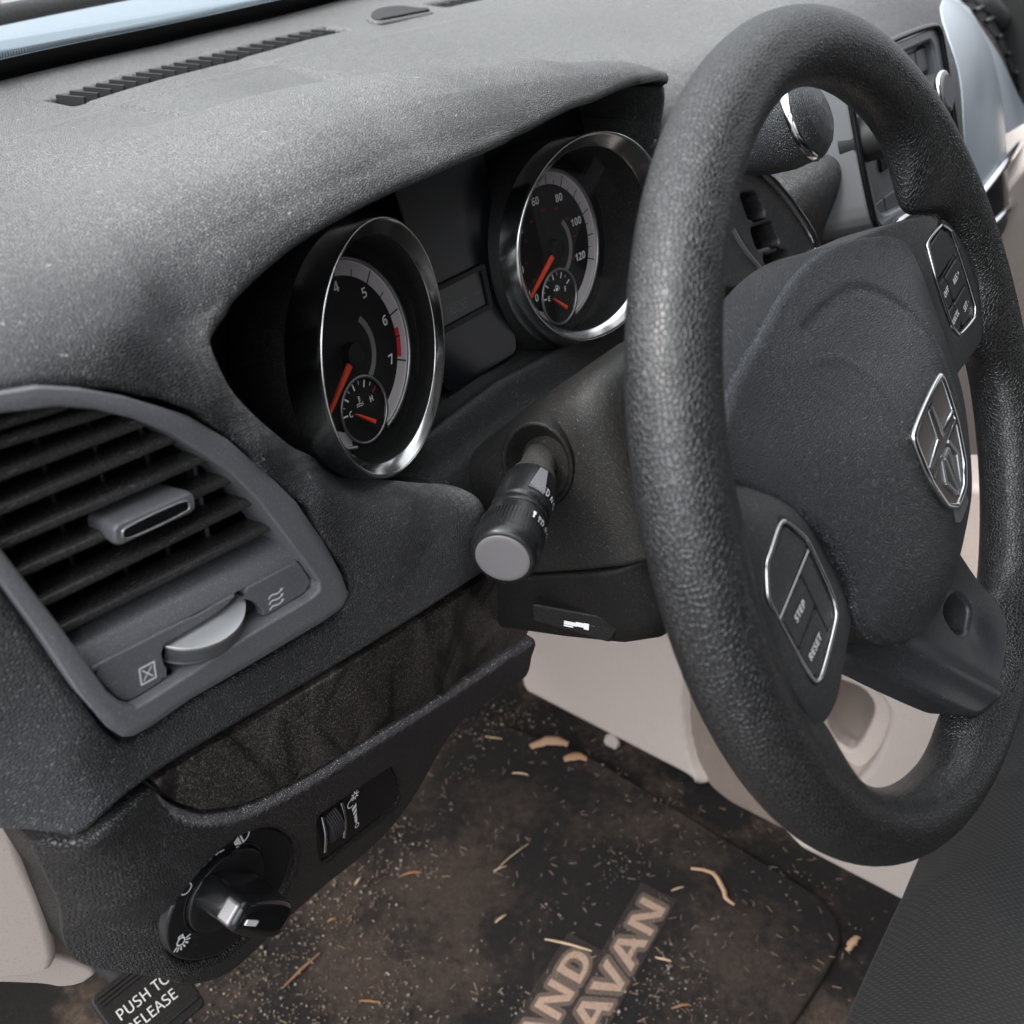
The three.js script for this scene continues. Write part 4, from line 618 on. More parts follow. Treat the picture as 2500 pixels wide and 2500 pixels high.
// spoke covers with switches
function spoke(m) { // m = -1 left, +1 right
  const F = WF(), mx = (l) => l.map(([a, b]) => [a * m, b]);
  const P = [[0.105, 0.03, 0.0045], [0.10, -0.015, 0.0045], [0.14, 0.03, 0.0055], [0.14, -0.02, 0.0055], [0.12, 0.0, 0.005], [0.12, 0.045, 0.003], [0.135, 0.058, -0.002], [0.13, 0.074, -0.012], [0.09, 0.066, -0.016], [0.05, 0.068, -0.022], [0.085, 0.04, -0.006], [0.072, 0.0, -0.007], [0.07, -0.03, -0.007], [0.055, 0.02, -0.014], [0.12, -0.035, 0.003], [0.15, -0.03, 0.004], [0.155, 0.02, 0.004], [0.154, 0.05, -0.003]];
  F.h = thinPlate(P.map(([a, b, c]) => [a * m, b, c]), 1e-7);
  const o = spline(mx(m < 0 ? pairs([0.06, 0.066, 0.10, 0.074, 0.128, 0.074, 0.147, 0.06, 0.155, 0.04, 0.158, 0.015, 0.156, -0.012, 0.150, -0.034, 0.128, -0.041, 0.105, -0.033, 0.084, -0.033, 0.066, -0.026, 0.06, 0.01]) : pairs([0.05, 0.068, 0.09, 0.064, 0.125, 0.051, 0.149, 0.034, 0.160, 0.012, 0.163, -0.012, 0.156, -0.032, 0.134, -0.038, 0.105, -0.033, 0.084, -0.033, 0.066, -0.026, 0.06, 0.01])), true, 5);
  const sw = roundPoly(mx(pairs([0.1105, 0.0405, 0.1335, 0.0395, 0.1435, 0.030, 0.1415, -0.0165, 0.136, -0.0195, 0.1075, -0.0135, 0.1035, -0.006, 0.1035, 0.025])), 0.003);
  const cover = part('spoke_cover', panel(F, o, { holes: [sw], cell: 0.0025, r: 0.003, skirt: 0.02 }), M.spokeDusty, wheel);
  part('switch_frame', tube(sw.filter((_, i) => i % 3 === 0).map(([a, b]) => V(a, b, F.h(a, b) - 0.0002)), 0.0010, 7, 150, true), M.chromeDusty, cover);
  const z = 0.0022, base = part('switch_base', moved(extrude((area2(sw) < 0 ? sw.slice().reverse() : sw), 0.001, 0), 0, 0, z - 0.004), M.deep, cover);
  const btn = (pts, text, up = 0) => {
    const p = roundPoly(mx(pts), 0.0022), q = area2(p) < 0 ? p.slice().reverse() : p, b = part('button', moved(extrude(q, 0.004, 0.0007), 0, 0, z - 0.0028 + up), M.button, cover);
    if (text) { const c = q.reduce((a, v) => [a[0] + v[0] / q.length, a[1] + v[1] / q.length], [0, 0]); const gl = new THREE.PlaneGeometry(0.0175, 0.0066); gl.translate(c[0], c[1] + 0.001, z + 0.0024 + up); part('printed_word', gl, inkMat(192, 74, (x, w, h) => { x.font = 'bold 52px sans-serif'; x.textAlign = 'center'; x.textBaseline = 'middle'; x.fillText(text, w / 2, h / 2, w - 8); }), b); }
  };
  btn(pairs([0.112, 0.0385, 0.133, 0.0375, 0.1415, 0.029, 0.141, 0.0185, 0.1055, 0.0215, 0.106, 0.0265]));
  btn(pairs([0.1175, 0.0175, 0.1405, 0.0158, 0.140, 0.0, 0.1175, 0.0018]), m < 0 ? 'STEP' : 'RES +', 0.0005);
  btn(pairs([0.1175, 0.0008, 0.140, -0.001, 0.1395, -0.0150, 0.136, -0.0175, 0.1175, -0.0138]), m < 0 ? 'RESET' : 'SET -', 0.0005);
  if (m < 0) btn(pairs([0.1055, 0.0185, 0.1165, 0.0178, 0.1165, -0.0135, 0.108, -0.0118, 0.1055, -0.006]));
  else { btn(pairs([0.1055, 0.0185, 0.1165, 0.0178, 0.1165, 0.0020, 0.1055, 0.003]), 'OFF'); btn(pairs([0.1055, 0.0018, 0.1165, 0.0008, 0.1165, -0.0135, 0.108, -0.0118, 0.1055, -0.006]), 'CANCEL'); }
  part('divider', moved(new THREE.BoxGeometry(0.037, 0.0011, 0.002).rotateZ(-m * 0.07), m * 0.1235, 0.0190, z + 0.0012), M.chromeDusty, cover);
}
spoke(-1); spoke(1);
{ // lower spoke: two legs with a gap between them
  const F = WF(); F.h = thinPlate([[-0.06, -0.09, -0.008], [0.035, -0.09, -0.008], [-0.05, -0.12, 0.003], [0.033, -0.12, 0.003], [-0.01, -0.12, 0.001], [-0.03, -0.15, 0.0095], [0.0, -0.156, 0.0105], [0.028, -0.15, 0.0095], [-0.07, -0.06, -0.02], [0.06, -0.06, -0.02]], 1e-7);
  const o = spline(pairs([-0.075, -0.058, -0.067, -0.092, -0.047, -0.134, -0.031, -0.154, 0.0, -0.160, 0.029, -0.154, 0.036, -0.142, 0.033, -0.118, 0.042, -0.09, 0.062, -0.058, 0, -0.05]), true, 5);
  const hole = spline(pairs([-0.006, -0.108, 0.010, -0.110, 0.012, -0.122, 0.002, -0.127, -0.008, -0.120]), true, 4);
  const low = part('lower_spoke', panel(F, o, { holes: [hole], cell: 0.0025, r: 0.003, skirt: 0.02, relief: (s, t) => 0.0035 * Math.exp(-(((s + 0.034 - (t + 0.12) * -0.5) / 0.007) ** 2)) - 0.003 * Math.exp(-(((s - 0.006) / 0.012) ** 2 + ((t + 0.137) / 0.012) ** 2)) }), M.spoke, wheel);
  part('gap_back', moved(extrude(hole.slice().reverse(), 0.002, 0), 0, 0, -0.02), M.spoke, low);
}
part('hub_back', moved(new THREE.CylinderGeometry(0.062, 0.05, 0.04, 40).rotateX(Math.PI / 2), 0, -0.01, -0.036), M.dark, wheel);

// ---------------------------------------------------------------- headlamp switch and dimmer in the lower panel
const knobThing = thing('headlamp_switch', 'round black headlamp switch with a big turning knob on the lower dashboard panel', 'light switch');
{
  const bed = planeFrame(atZ(548, 2168, -0.1868), V(-0.05, 0.03, 1));
  const o = switchPx.map(([u, v]) => bed.flat(u, v)), rO = o.reduce((a, p) => a + Math.hypot(p[0], p[1]) / o.length, 0);
  const K = (z, r) => ({ o: bed.at(0, 0, z), x: bed.e1, y: bed.e2, sec: circle(r, 64) });
  const plate = part('bezel_plate', panel(bed, shrink(o, 0.985), { cell: 0.003, r: 0.0016, skirt: 0.004 }), M.blackPlastic, knobThing);
  const rI = rO * 0.60;
  part('well', loft([K(0.0004, rI * 1.07), K(0.0008, rI * 1.05), K(0.0005, rI * 1.03), K(-0.003, rI * 1.01)], { capA: false, capB: false }), M.gloss, knobThing);
  part('turning_disc', loft([K(-0.004, rI), K(0.0022, rI), K(0.0032, rI * 0.97), K(0.0034, rI * 0.6)], { capA: false }), M.blackPlastic, knobThing);
  // grip blade across the disc, pointing at the off mark
  const A = 128 * Math.PI / 180, gf = new Frame(bed.at(0, 0, 0.0025), bed.e1.clone().multiplyScalar(Math.cos(A)).addScaledVector(bed.e2, Math.sin(A)), bed.e1.clone().multiplyScalar(-Math.sin(A)).addScaledVector(bed.e2, Math.cos(A)), bed.a);
  const secAt = (L1, L0, w, e = 0.35) => spline([[L1, 0], [L1 * 0.9, w * 0.72], [L1 * 0.3, w], [-L0 * 0.5, w * 1.06], [-L0 * 0.92, w * 0.8], [-L0, 0], [-L0 * 0.92, -w * 0.8], [-L0 * 0.5, -w * 1.06], [L1 * 0.3, -w], [L1 * 0.9, -w * 0.72]], true, 5);
  const g = loft([[0, 1, 0.0105], [0.006, 0.98, 0.0100], [0.014, 0.95, 0.0094], [0.0225, 0.93, 0.0092], [0.0252, 0.90, 0.0084], [0.0265, 0.84, 0.0068], [0.0270, 0.7, 0.004]].map(([z, f, w]) => ({ o: gf.at(0, 0, z), x: gf.e1, y: gf.e2, sec: secAt(rI * 0.98 * f, rI * 1.0 * f, w) })));
  const grip = part('grip', g, M.gloss, knobThing);
  part('grip_highlight', inFrame(moved(new RoundedBoxGeometry(0.0035, 0.011, 0.0085, 3, 0.0015), rI * 0.88, 0, 0.0200), gf), std({ color: rgb(0.2, 0.195, 0.2), metalness: 0.6, roughness: 0.35 }), grip);  // lighter block stands in for the highlight on the glossy black grip
  part('pointer_mark', inFrame(moved(new RoundedBoxGeometry(0.0085, 0.0028, 0.001, 2, 0.0004), rI * 0.45, 0.001, 0.0272), gf), M.white, grip);
  const mark = (r, deg, w, h, draw, rot = 0) => { const a = deg * Math.PI / 180; part('printed_sign', quad(bed, rO * r * Math.cos(a), rO * r * Math.sin(a), w, h, 0.0004, rot), inkMat(128, 128, draw), plate); };
  mark(0.73, 133, 0.0085, 0.0085, (x) => { x.lineWidth = 11; x.beginPath(); x.ellipse(64, 64, 44, 44, 0, 0, 7); x.stroke(); });
  mark(0.72, 93, 0.0125, 0.0125, (x) => { x.lineWidth = 8; for (const m of [-1, 1]) { x.beginPath(); x.ellipse(64 + m * 20, 64, 10, 14, 0, 0, 7); x.stroke(); for (let k = -1; k <= 1; k++) { x.beginPath(); x.moveTo(64 + m * 36, 64 + k * 15); x.lineTo(64 + m * 58, 64 + k * 22); x.stroke(); } } });
  mark(0.73, 57, 0.012, 0.012, (x) => { x.lineWidth = 10; x.beginPath(); x.moveTo(64, 30); x.bezierCurveTo(128, 30, 128, 98, 64, 98); x.closePath(); x.stroke(); x.beginPath(); x.moveTo(52, 32); x.lineTo(18, 44); x.lineTo(18, 106); x.lineTo(52, 96); x.fill(); }, 0.15);
  mark(0.79, 198, 0.0135, 0.0135, (x) => { x.lineWidth = 8; x.beginPath(); x.arc(64, 70, 20, 0, 7); x.stroke(); x.strokeRect(54, 36, 20, 14); for (let k = 0; k < 7; k++) { const a = 0.3 + k * 0.42 - 0.4; x.beginPath(); x.moveTo(64 + 32 * Math.cos(a), 70 + 32 * Math.sin(a)); x.lineTo(64 + 48 * Math.cos(a), 70 + 48 * Math.sin(a)); x.stroke(); } }, -0.2);
}
const dimmer = thing('dimmer_switch', 'small black dimmer switch with a knurled thumbwheel beside the headlamp knob', 'dimmer switch');
{
  const c0 = atZ(868, 1982, -0.1892), F = planeFrame(c0, V(0, 0, 1)), o = roundPoly(dimPx.map(([u, v]) => F.flat(u, v)), 0.004);
  const plate = part('plate', panel(F, shrink(o, 1.0), { cell: 0.003, r: 0.0008, skirt: 0.004 }), M.blackPlastic, dimmer);
  const P = (u, v, z) => { const q = F.flat(u, v); return F.at(q[0], q[1], z); };
  part('rail', tube([P(782, 1990, 0.001), P(786, 2030, 0.0025), P(789, 2076, 0.0012)], 0.0011, 8, 20), M.chromeDusty, dimmer);
  part('rail', tube([P(829, 1955, 0.001), P(834, 1995, 0.0025), P(836, 2040, 0.0012)], 0.0011, 8, 20), M.chromeDusty, dimmer);
  const a = F.flat(792, 2012), b = F.flat(828, 1990), cc = F.flat(810, 2015), w = (b[0] - a[0]) * 0.80, tw = part('thumbwheel', inFrame(moved(new THREE.CylinderGeometry(0.0125, 0.0125, w, 40).rotateZ(Math.PI / 2), cc[0], cc[1], -0.0068), F), M.spoke, dimmer), kn = [];
  for (let r = 0; r < 6; r++) { const t = new THREE.TorusGeometry(0.0125, 0.00055, 5, 40); t.rotateY(Math.PI / 2); t.translate(cc[0] + (r - 2.5) / 6 * w, cc[1], -0.0068); kn.push(inFrame(t, F)); }
  const km = part('knurl', merge(kn), M.spoke, tw); km.userData.kind = 'stuff';
  const q = F.flat(864, 1980); part('printed_sign', quad(F, q[0], q[1], 0.0115, 0.031, 0.0005, 0.03), inkMat(96, 256, (x) => { x.lineWidth = 7; x.beginPath(); x.arc(34, 58, 22, 1.2, 5.2); x.stroke(); x.beginPath(); x.arc(64, 30, 12, 0, 7); x.stroke(); for (let k = 0; k < 8; k++) { const a2 = k * 0.785; x.beginPath(); x.moveTo(64 + 17 * Math.cos(a2), 30 + 17 * Math.sin(a2)); x.lineTo(64 + 25 * Math.cos(a2), 30 + 25 * Math.sin(a2)); x.stroke(); } for (let k = 0; k < 3; k++) { x.beginPath(); x.moveTo(34 + k * 3, 96 + k * 32); x.lineTo(66 - k * 3, 84 + k * 32); x.lineTo(64 - k * 3, 108 + k * 32); x.lineTo(36 + k * 3, 120 + k * 32); x.fill(); } x.beginPath(); x.moveTo(38, 186); x.lineTo(60, 176); x.lineTo(54, 212); x.lineTo(46, 214); x.fill(); x.lineWidth = 5; x.beginPath(); x.arc(50, 232, 12, 0, 7); x.stroke(); }), plate);
}

// ---------------------------------------------------------------- cabin floor, mat, console, seat
const FLOOR = -0.70;
{ // carpet, rising towards the toe board
  const st = [[0.9, 0], [-0.42, 0], [-0.5, 0.01], [-0.6, 0.06], [-0.72, 0.17], [-0.8, 0.30]], pos = [], uv = [], idx = [], xs = 30;
  st.forEach(([z, y]) => { for (let i = 0; i <= xs; i++) { const x = lerp(-0.55, 1.3, i / xs); pos.push(x, FLOOR + y, z); uv.push(x, z); } });
  for (let r = 0; r + 1 < st.length; r++) for (let i = 0; i < xs; i++) { const a = r * (xs + 1) + i, b = a + xs + 1; idx.push(a, a + 1, b, b, a + 1, b + 1); }
  const g = new THREE.BufferGeometry(); g.setAttribute('position', new THREE.Float32BufferAttribute(pos, 3)); g.setAttribute('uv', new THREE.Float32BufferAttribute(uv, 2)); g.setIndex(idx); g.computeVertexNormals();
  const carpet = (dirt, sizeM) => tex(1024, 1024, (i, j) => { const p = sst(0.46, 0.66, 0.45 * at512(NL, i >> 1, j >> 1) + 0.4 * at512(N512, i >> 1, j >> 1) + 0.15 * at512(NF, i >> 1, j >> 1)), f = at512(NF, i, j), pile = 0.55 + 0.9 * f * rnd(); const d = clamp(dirt * p + (rnd() < 0.03 + 0.16 * p ? 0.6 * rnd() : 0), 0, 1); return [0.0105, 0.0082, 0.0076].map((b, m) => lerp(b * pile, [0.16, 0.112, 0.082][m] * (0.55 + 0.8 * f), d)); }, true);
  M.carpet = std({ map: sized(carpet(0.42, 1), 0.42), roughness: 0.95, bumpMap: sized(fineTex, 0.03), bumpScale: 0.0006 });
  M.mat = std({ map: sized(carpet(0.24, 1), 0.5), roughness: 0.95, bumpMap: sized(fineTex, 0.03), bumpScale: 0.0006 });
  struct('floor_carpet', g, M.carpet);
}
const matTop = FLOOR + 0.010;
{
  const F = new Frame(V(0, matTop, 0), V(0, 0, 1), V(1, 0, 0), V(0, 1, 0));
  const o = spline([[2005, 2190], [2040, 2235], [2054, 2276], [2043, 2326], [1996, 2410], [1935, 2500], [1860, 2620]].map(([u, v]) => F.flat(u, v)), false, 5).concat([[0.16, -0.1], [0.13, -0.24], [-0.46, -0.27], [-0.50, -0.2], [-0.50, 0.20], [-0.46, 0.275], [-0.30, 0.30]]);
  const mat = thing('floor_mat', 'dirty dark brown carpet floor mat strewn with crumbs under the steering wheel', 'floor mat');
  part('carpet_pile', panel(F, o, { cell: 0.02, r: 0.004, skirt: 0.008 }), M.mat, mat);
  // woven badge
  const W = 0.30, H = 0.078, t = canvas(1024, 266, (x, w, h) => {
    x.fillStyle = '#2a2422'; x.fillRect(0, 0, w, h);
    const word = (s, x0, x1, y, hh) => { x.save(); x.font = 'bold 120px sans-serif'; const m = x.measureText(s).width; x.translate(x0, y); x.scale((x1 - x0) / m, hh / 88); x.textBaseline = 'alphabetic'; x.lineJoin = 'round'; x.lineWidth = 22; x.strokeStyle = '#5f5249'; x.strokeText(s, 0, 0); x.fillStyle = '#a98f7c'; x.fillText(s, 0, 0); x.restore(); };
    word('GRAND', 40, 680, 122, 92); word('CARAVAN', 40, 990, 246, 92);
    for (let k = 0; k < 16000; k++) { x.fillStyle = rnd() < 0.5 ? 'rgba(30,24,20,0.35)' : 'rgba(200,170,140,0.22)'; x.fillRect(rnd() * w, rnd() * h, 2, 2); }
  });
  const p1 = F.flat(1643, 2208), bs = new THREE.Shape([[-0.5, -0.5], [0.5, -0.5], [0.5, 0.02], [0.195, 0.02], [0.195, 0.5], [-0.5, 0.5]].map(([a, b]) => new THREE.Vector2(a * W, b * H))), g = new THREE.ShapeGeometry(bs); { const q = g.attributes.uv; for (let i = 0; i < q.count; i++) q.setXY(i, q.getX(i) / W + 0.5, q.getY(i) / H + 0.5); } g.rotateX(-Math.PI / 2); g.rotateY(0.07);
  g.translate(p1[1] - W / 2 + 0.004, matTop + 0.0012, p1[0] - H / 2 + 0.012); part('woven_badge', g, new THREE.MeshStandardMaterial({ map: t, roughness: 0.95 }), mat);
}
{ // beige console side with a storage opening
  const X0 = 0.338, F = new Frame(V(X0, 0, 0), V(0, 0, 1), V(0, 1, 0), V(-1, 0, 0)), f = (l) => l.map(([u, v]) => F.flat(u, v));
  const con = thing('centre_console', 'beige plastic centre console side with a storage opening beyond the floor mat', 'console');
  const o = f([[1200, 1380], [1250, 1560], [1276, 1688], [1480, 1794], [1700, 1908], [1950, 2066], [2140, 2250], [2260, 2210], [2460, 1980], [2640, 1800], [2640, 1180], [1700, 1180]]);
  const hole = spline(f(pairs([2030, 1652, 2105, 1668, 2158, 1712, 2168, 1762, 2140, 1842, 2096, 1900, 2060, 1908, 1990, 1850, 1930, 1760, 1960, 1680])), true, 5);
  const pocket = spline(f(pairs([1662, 1660, 1690, 1660, 1760, 1750, 1880, 1900, 2010, 2060, 1900, 2042, 1770, 1972, 1700, 1900, 1668, 1800])), true, 5);
  const ridge = f([[1648, 1500], [1652, 1600], [1662, 1760], [1690, 1880]]);
  part('side_panel', panel(F, o, { holes: [hole], cell: 0.005, r: 0.009, skirt: 0.05, relief: (s, t) => -0.012 * sst(0.0, 0.012, sdPoly(pocket, s, t)) + 0.004 * sst(-0.016, 0.016, s - (ridge[0][0] + (t - ridge[0][1]) / (ridge[3][1] - ridge[0][1]) * (ridge[3][0] - ridge[0][0]))) }), M.beige, con);
  const mouth = spline(f(pairs([1985, 1706, 2060, 1716, 2100, 1748, 2106, 1790, 2074, 1856, 2046, 1872, 1996, 1820])), true, 5);
  part('bin_collar', panel(F, shrink(hole, 1.1), { holes: [mouth], cell: 0.004, r: 0.006, skirt: 0.012, lift: -0.028 }), M.beige, con);
  part('bin_liner', loft([-0.044, -0.12, -0.2].map((h) => ({ o: F.at(0, 0, h), x: F.e1, y: F.e2, sec: shrink(mouth, 1.06) })), { capA: false, capB: true }), M.beige, con);
  part('net_pocket', panel(F, shrink(pocket, 0.9), { cell: 0.006, r: 0.001, skirt: 0, lift: 0.0 - 0.0065, relief: () => 0 }), std({ color: rgb(0.36, 0.285, 0.235), roughness: 0.9, bumpMap: sized(grainTex, 0.11), bumpScale: 0.0016 }), con);
  const cp = F.flat(1495, 1810); part('clip', inFrame(moved(new THREE.CylinderGeometry(0.009, 0.0105, 0.005, 28).rotateX(Math.PI / 2), cp[0], cp[1], 0.002), F), M.beige, con);
}
{ // driver's seat cushion
  const seat = thing('driver_seat', 'charcoal woven fabric driver seat cushion under the steering wheel', 'seat');
  const F = new Frame(V(0, 0, 0), V(0, 0, 1), V(1, 0, 0), V(0, 1, 0)), P = [];
  for (const x of [-0.25, -0.1, 0.05, 0.17]) P.push([0.068, x, -0.365], [0.085, x, -0.325], [0.12, x, -0.302], [0.2, x, -0.298], [0.5, x, -0.31]);
  for (const x of [0.225, 0.265]) P.push([0.068, x, -0.36], [0.085, x, -0.31], [0.12, x, -0.28], [0.2, x, -0.272], [0.5, x, -0.28]);
  F.h = thinPlate(P, 1e-7);
  const t = tex(512, 512, (i, j) => { const c = ((j >> 4) & 1) * 16, d = (i + c) % 32, v = j % 16, dash = d > 6 && d < 22 && v > 5 && v < 9; return (dash ? 0.03 : 0.0105) * (0.7 + 0.6 * at512(NF, i, j)); }, true);
  const b = tex(512, 512, (i, j) => { const c = ((j >> 4) & 1) * 16, d = (i + c) % 32, v = j % 16; return (d > 6 && d < 22 && v > 4 && v < 10 ? 0.9 : 0.45) * 0.7 + 0.3 * at512(NF, i, j); });
  M.fabric = std({ map: sized(t, 0.07), roughness: 0.9, bumpMap: sized(b, 0.07), bumpScale: 0.0006, sheen: 0.3, sheenRoughness: 0.5, sheenColor: rgb(0.3, 0.3, 0.3) });
  part('cushion', panel(F, roundPoly([[0.062, -0.26], [0.062, 0.27], [0.6, 0.27], [0.6, -0.26]], 0.05, 8), { cell: 0.01, r: 0.012, skirt: 0.22, relief: (s, x) => -0.006 * Math.exp(-(((x - 0.155 - 0.25 * (s - 0.1)) / 0.006) ** 2)) }), M.fabric, seat);
  const back = new RoundedBoxGeometry(0.5, 0.62, 0.14, 4, 0.05); back.rotateX(-0.25); back.translate(0, 0.02, 0.68); part('backrest', back, M.fabric, seat);
}
{ // parking brake pedal
  const ped = thing('parking_brake_pedal', 'black ribbed parking brake pedal with white lettering below the headlamp switch', 'pedal');
  const c = atY(362, 2440, -0.46), F = planeFrame(c, V(-0.05, 0.86, 0.5)), o = roundPoly([[-0.030, -0.029], [0.029, -0.029], [0.030, 0.026], [-0.030, 0.026]], 0.006);
  const pl = part('plate', inFrame(extrude(o, 0.008, 0.0015), F, -0.008), M.columnLow, ped);
  for (const y of [0.0225, 0.0195, 0.0165, -0.0215]) part('rib', inFrame(moved(new RoundedBoxGeometry(0.053, 0.0016, 0.003, 2, 0.0006), 0, y, 0.001), F), M.columnLow, pl);
  part('lettering', quad(F, 0.001, -0.0035, 0.052, 0.034, 0.0020, 0.0), inkMat(384, 250, (x, w) => { x.font = '76px sans-serif'; x.textAlign = 'left'; x.textBaseline = 'middle'; x.fillText('PUSH TO', 20, 70, w - 40); x.fillText('RELEASE', 20, 160, w - 40); }, rgb(0.6, 0.58, 0.56)), pl);
  part('arm', tube([F.at(0, 0, -0.008), F.at(0.004, 0.01, -0.04), F.at(0.01, 0.05, -0.13)], 0.008, 10, 20), M.dark, ped);
}
{ // beige trim at the left end of the dashboard
  const tr = thing('pillar_trim', 'beige plastic trim at the end of the dashboard by the door opening', 'trim panel');
  const F = planeFrame(atZ(60, 2200, -0.245), V(-0.45, -0.1, 1)), f = (l) => l.map(([u, v]) => F.flat(u, v));
  part('upper_piece', panel(F, spline(f([[-160, 1850], [20, 1985], [66, 2090], [112, 2205], [143, 2325], [136, 2360], [112, 2388], [70, 2394], [-160, 2370]]), true, 4), { cell: 0.005, r: 0.006, skirt: 0.03 }), M.beige, tr);
  const G = planeFrame(F.at(0, 0, -0.012), F.a), g = (l) => l.map(([u, v]) => G.flat(u, v));
  part('lower_piece', panel(G, spline(g([[100, 2330], [150, 2336], [236, 2370], [205, 2402], [150, 2414], [90, 2406], [-160, 2392], [-160, 2330]]), true, 4), { cell: 0.004, r: 0.003, skirt: 0.03 }), M.beige, tr);
  part('sill_piece', panel(planeFrame(F.at(0, 0, -0.03), F.a), spline(f([[-160, 2380], [80, 2400], [70, 2420], [0, 2460], [-160, 2520]]), true, 4), { cell: 0.005, r: 0.004, skirt: 0.02 }), M.beige, tr);
}

// ---------------------------------------------------------------- centre stack, gear lever, middle vent, passenger side
{
  const radio = thing('radio', 'grey car radio with chrome ringed knobs in the centre stack', 'radio');
  const F = planeFrame(V(0.39, 0.045, -0.118), V(0, 0.39, 0.92)), p = (u, v) => F.flat(u, v);
  const tl = p(2052, 205), bl = p(2130, 572), tr = p(2290, 58), br = p(2352, 470), tl2 = [bl[0] + (tr[0] - br[0]) * 0.9, tr[1] + 0.002];
  const o = roundPoly([bl, br, tr, tl2], [0.02, 0.01, 0.012, 0.012]), inn = shrink(o, 0.84).map(([a, b]) => [a, b]);
  part('frame', panel(F, area2(o) < 0 ? o.slice().reverse() : o, { holes: [inn], cell: 0.003, r: 0.003, skirt: 0.05 }), std({ color: rgb(0.15, 0.157, 0.165), roughness: 0.3 }), radio);
  part('rim_trim', tube(shrink(o, 0.985).filter((_, i) => i % 2 === 0).map(([a, b]) => F.at(a, b, 0.0015)), 0.0024, 8, 120, true), M.gloss, radio);
  const face = part('face', panel(F, shrink(inn, 1.02), { cell: 0.006, r: 0.001, skirt: 0, lift: -0.009 }), std({ color: rgb(0.085, 0.088, 0.092), roughness: 0.4 }), radio);
  const s0 = Math.min(...inn.map((q) => q[0])), s1 = Math.max(...inn.map((q) => q[0])), t0 = Math.min(...inn.map((q) => q[1])), t1 = Math.max(...inn.map((q) => q[1]));
  for (let k = 0; k < 6; k++) part('button', inFrame(moved(new RoundedBoxGeometry((s1 - s0) / 6.6, 0.017, 0.004, 2, 0.001), lerp(s0, s1, (k + 0.55) / 6.1), t1 - 0.013, -0.0075), F), std({ color: rgb(0.06, 0.062, 0.065), roughness: 0.4 }), face);
  for (let k = 0; k < 6; k++) part('button', inFrame(moved(new RoundedBoxGeometry((s1 - s0) / 6.6, 0.018, 0.004, 2, 0.001), lerp(s0, s1, (k + 0.55) / 6.1), t0 + 0.016, -0.0075), F), std({ color: rgb(0.06, 0.062, 0.065), roughness: 0.4 }), face);
  part('disc_slot', inFrame(moved(new RoundedBoxGeometry((s1 - s0) * 0.62, 0.0055, 0.003, 2, 0.0014), (s0 + s1) / 2 + 0.01, t1 - 0.034, -0.0085), F), M.satin, face);
  part('disc_mouth', inFrame(moved(new THREE.BoxGeometry((s1 - s0) * 0.6, 0.002, 0.001), (s0 + s1) / 2 + 0.006, t1 - 0.035, -0.0065), F), M.deep, face);
  part('screen', inFrame(moved(new RoundedBoxGeometry((s1 - s0) * 0.55, 0.022, 0.003, 2, 0.001), (s0 + s1) / 2, (t0 + t1) / 2 - 0.004, -0.008), F), M.gloss, face);
  for (const [u, v] of [[2318, 222], [2196, 318]]) {
    const q = onPlane(u, v, F.at(0, 0, 0.024), F.a), c = F.st(q), K = (z, r) => ({ o: F.at(c[0], c[1], z), x: F.e1, y: F.e2, sec: circle(r, 32) });
    const kb = part('knob', loft([K(-0.012, 0.0158), K(0.018, 0.0148), K(0.020, 0.0144)], {}), M.dark, face);
    part('knob_ring', loft([K(0.018, 0.0152), K(0.0205, 0.0160), K(0.0222, 0.0152), K(0.0222, 0.0142)], { capA: false, capB: false }), M.chrome, kb);
    part('knob_cap', loft([K(0.0195, 0.0143), K(0.0228, 0.0138), K(0.0238, 0.0118)], {}), M.knobGrey, kb);
  }
  part('lower_chrome', tube([F.at(bl[0] + 0.012, bl[1] - 0.022, 0.004), F.at(bl[0] + 0.018, bl[1] - 0.008, 0.005), F.at(bl[0] + 0.032, bl[1] - 0.003, 0.005), F.at(br[0], br[1] + 0.0, 0.005)], 0.0032, 8, 40), M.chrome, radio);
}
{
  const lever = thing('gear_lever', 'black gear lever knob with a chrome ring, seen through the steering wheel', 'gear lever');
  const c = atX(1962, 290, 0.165), ax = V(0.12, 0.56, 0.82).normalize(), F = planeFrame(c, ax), K = (z, r) => ({ o: F.at(0, 0, z), x: F.e1, y: F.e2, sec: circle(r, 36, r * 1.05) });
  part('knob_body', loft([K(-0.06, 0.009), K(-0.045, 0.013), K(-0.03, 0.0195), K(-0.015, 0.023), K(-0.002, 0.0235)], {}), M.pad, lever);
  part('chrome_ring', loft([K(-0.0025, 0.0238), K(-0.001, 0.0245), K(0.0015, 0.0243), K(0.0025, 0.0232)], { capA: false, capB: false }), M.chrome, lever);
  part('knob_cap', loft([K(0.001, 0.0236), K(0.004, 0.0225), K(0.009, 0.0185), K(0.0125, 0.0125), K(0.014, 0.005)], {}), M.pad, lever);
}
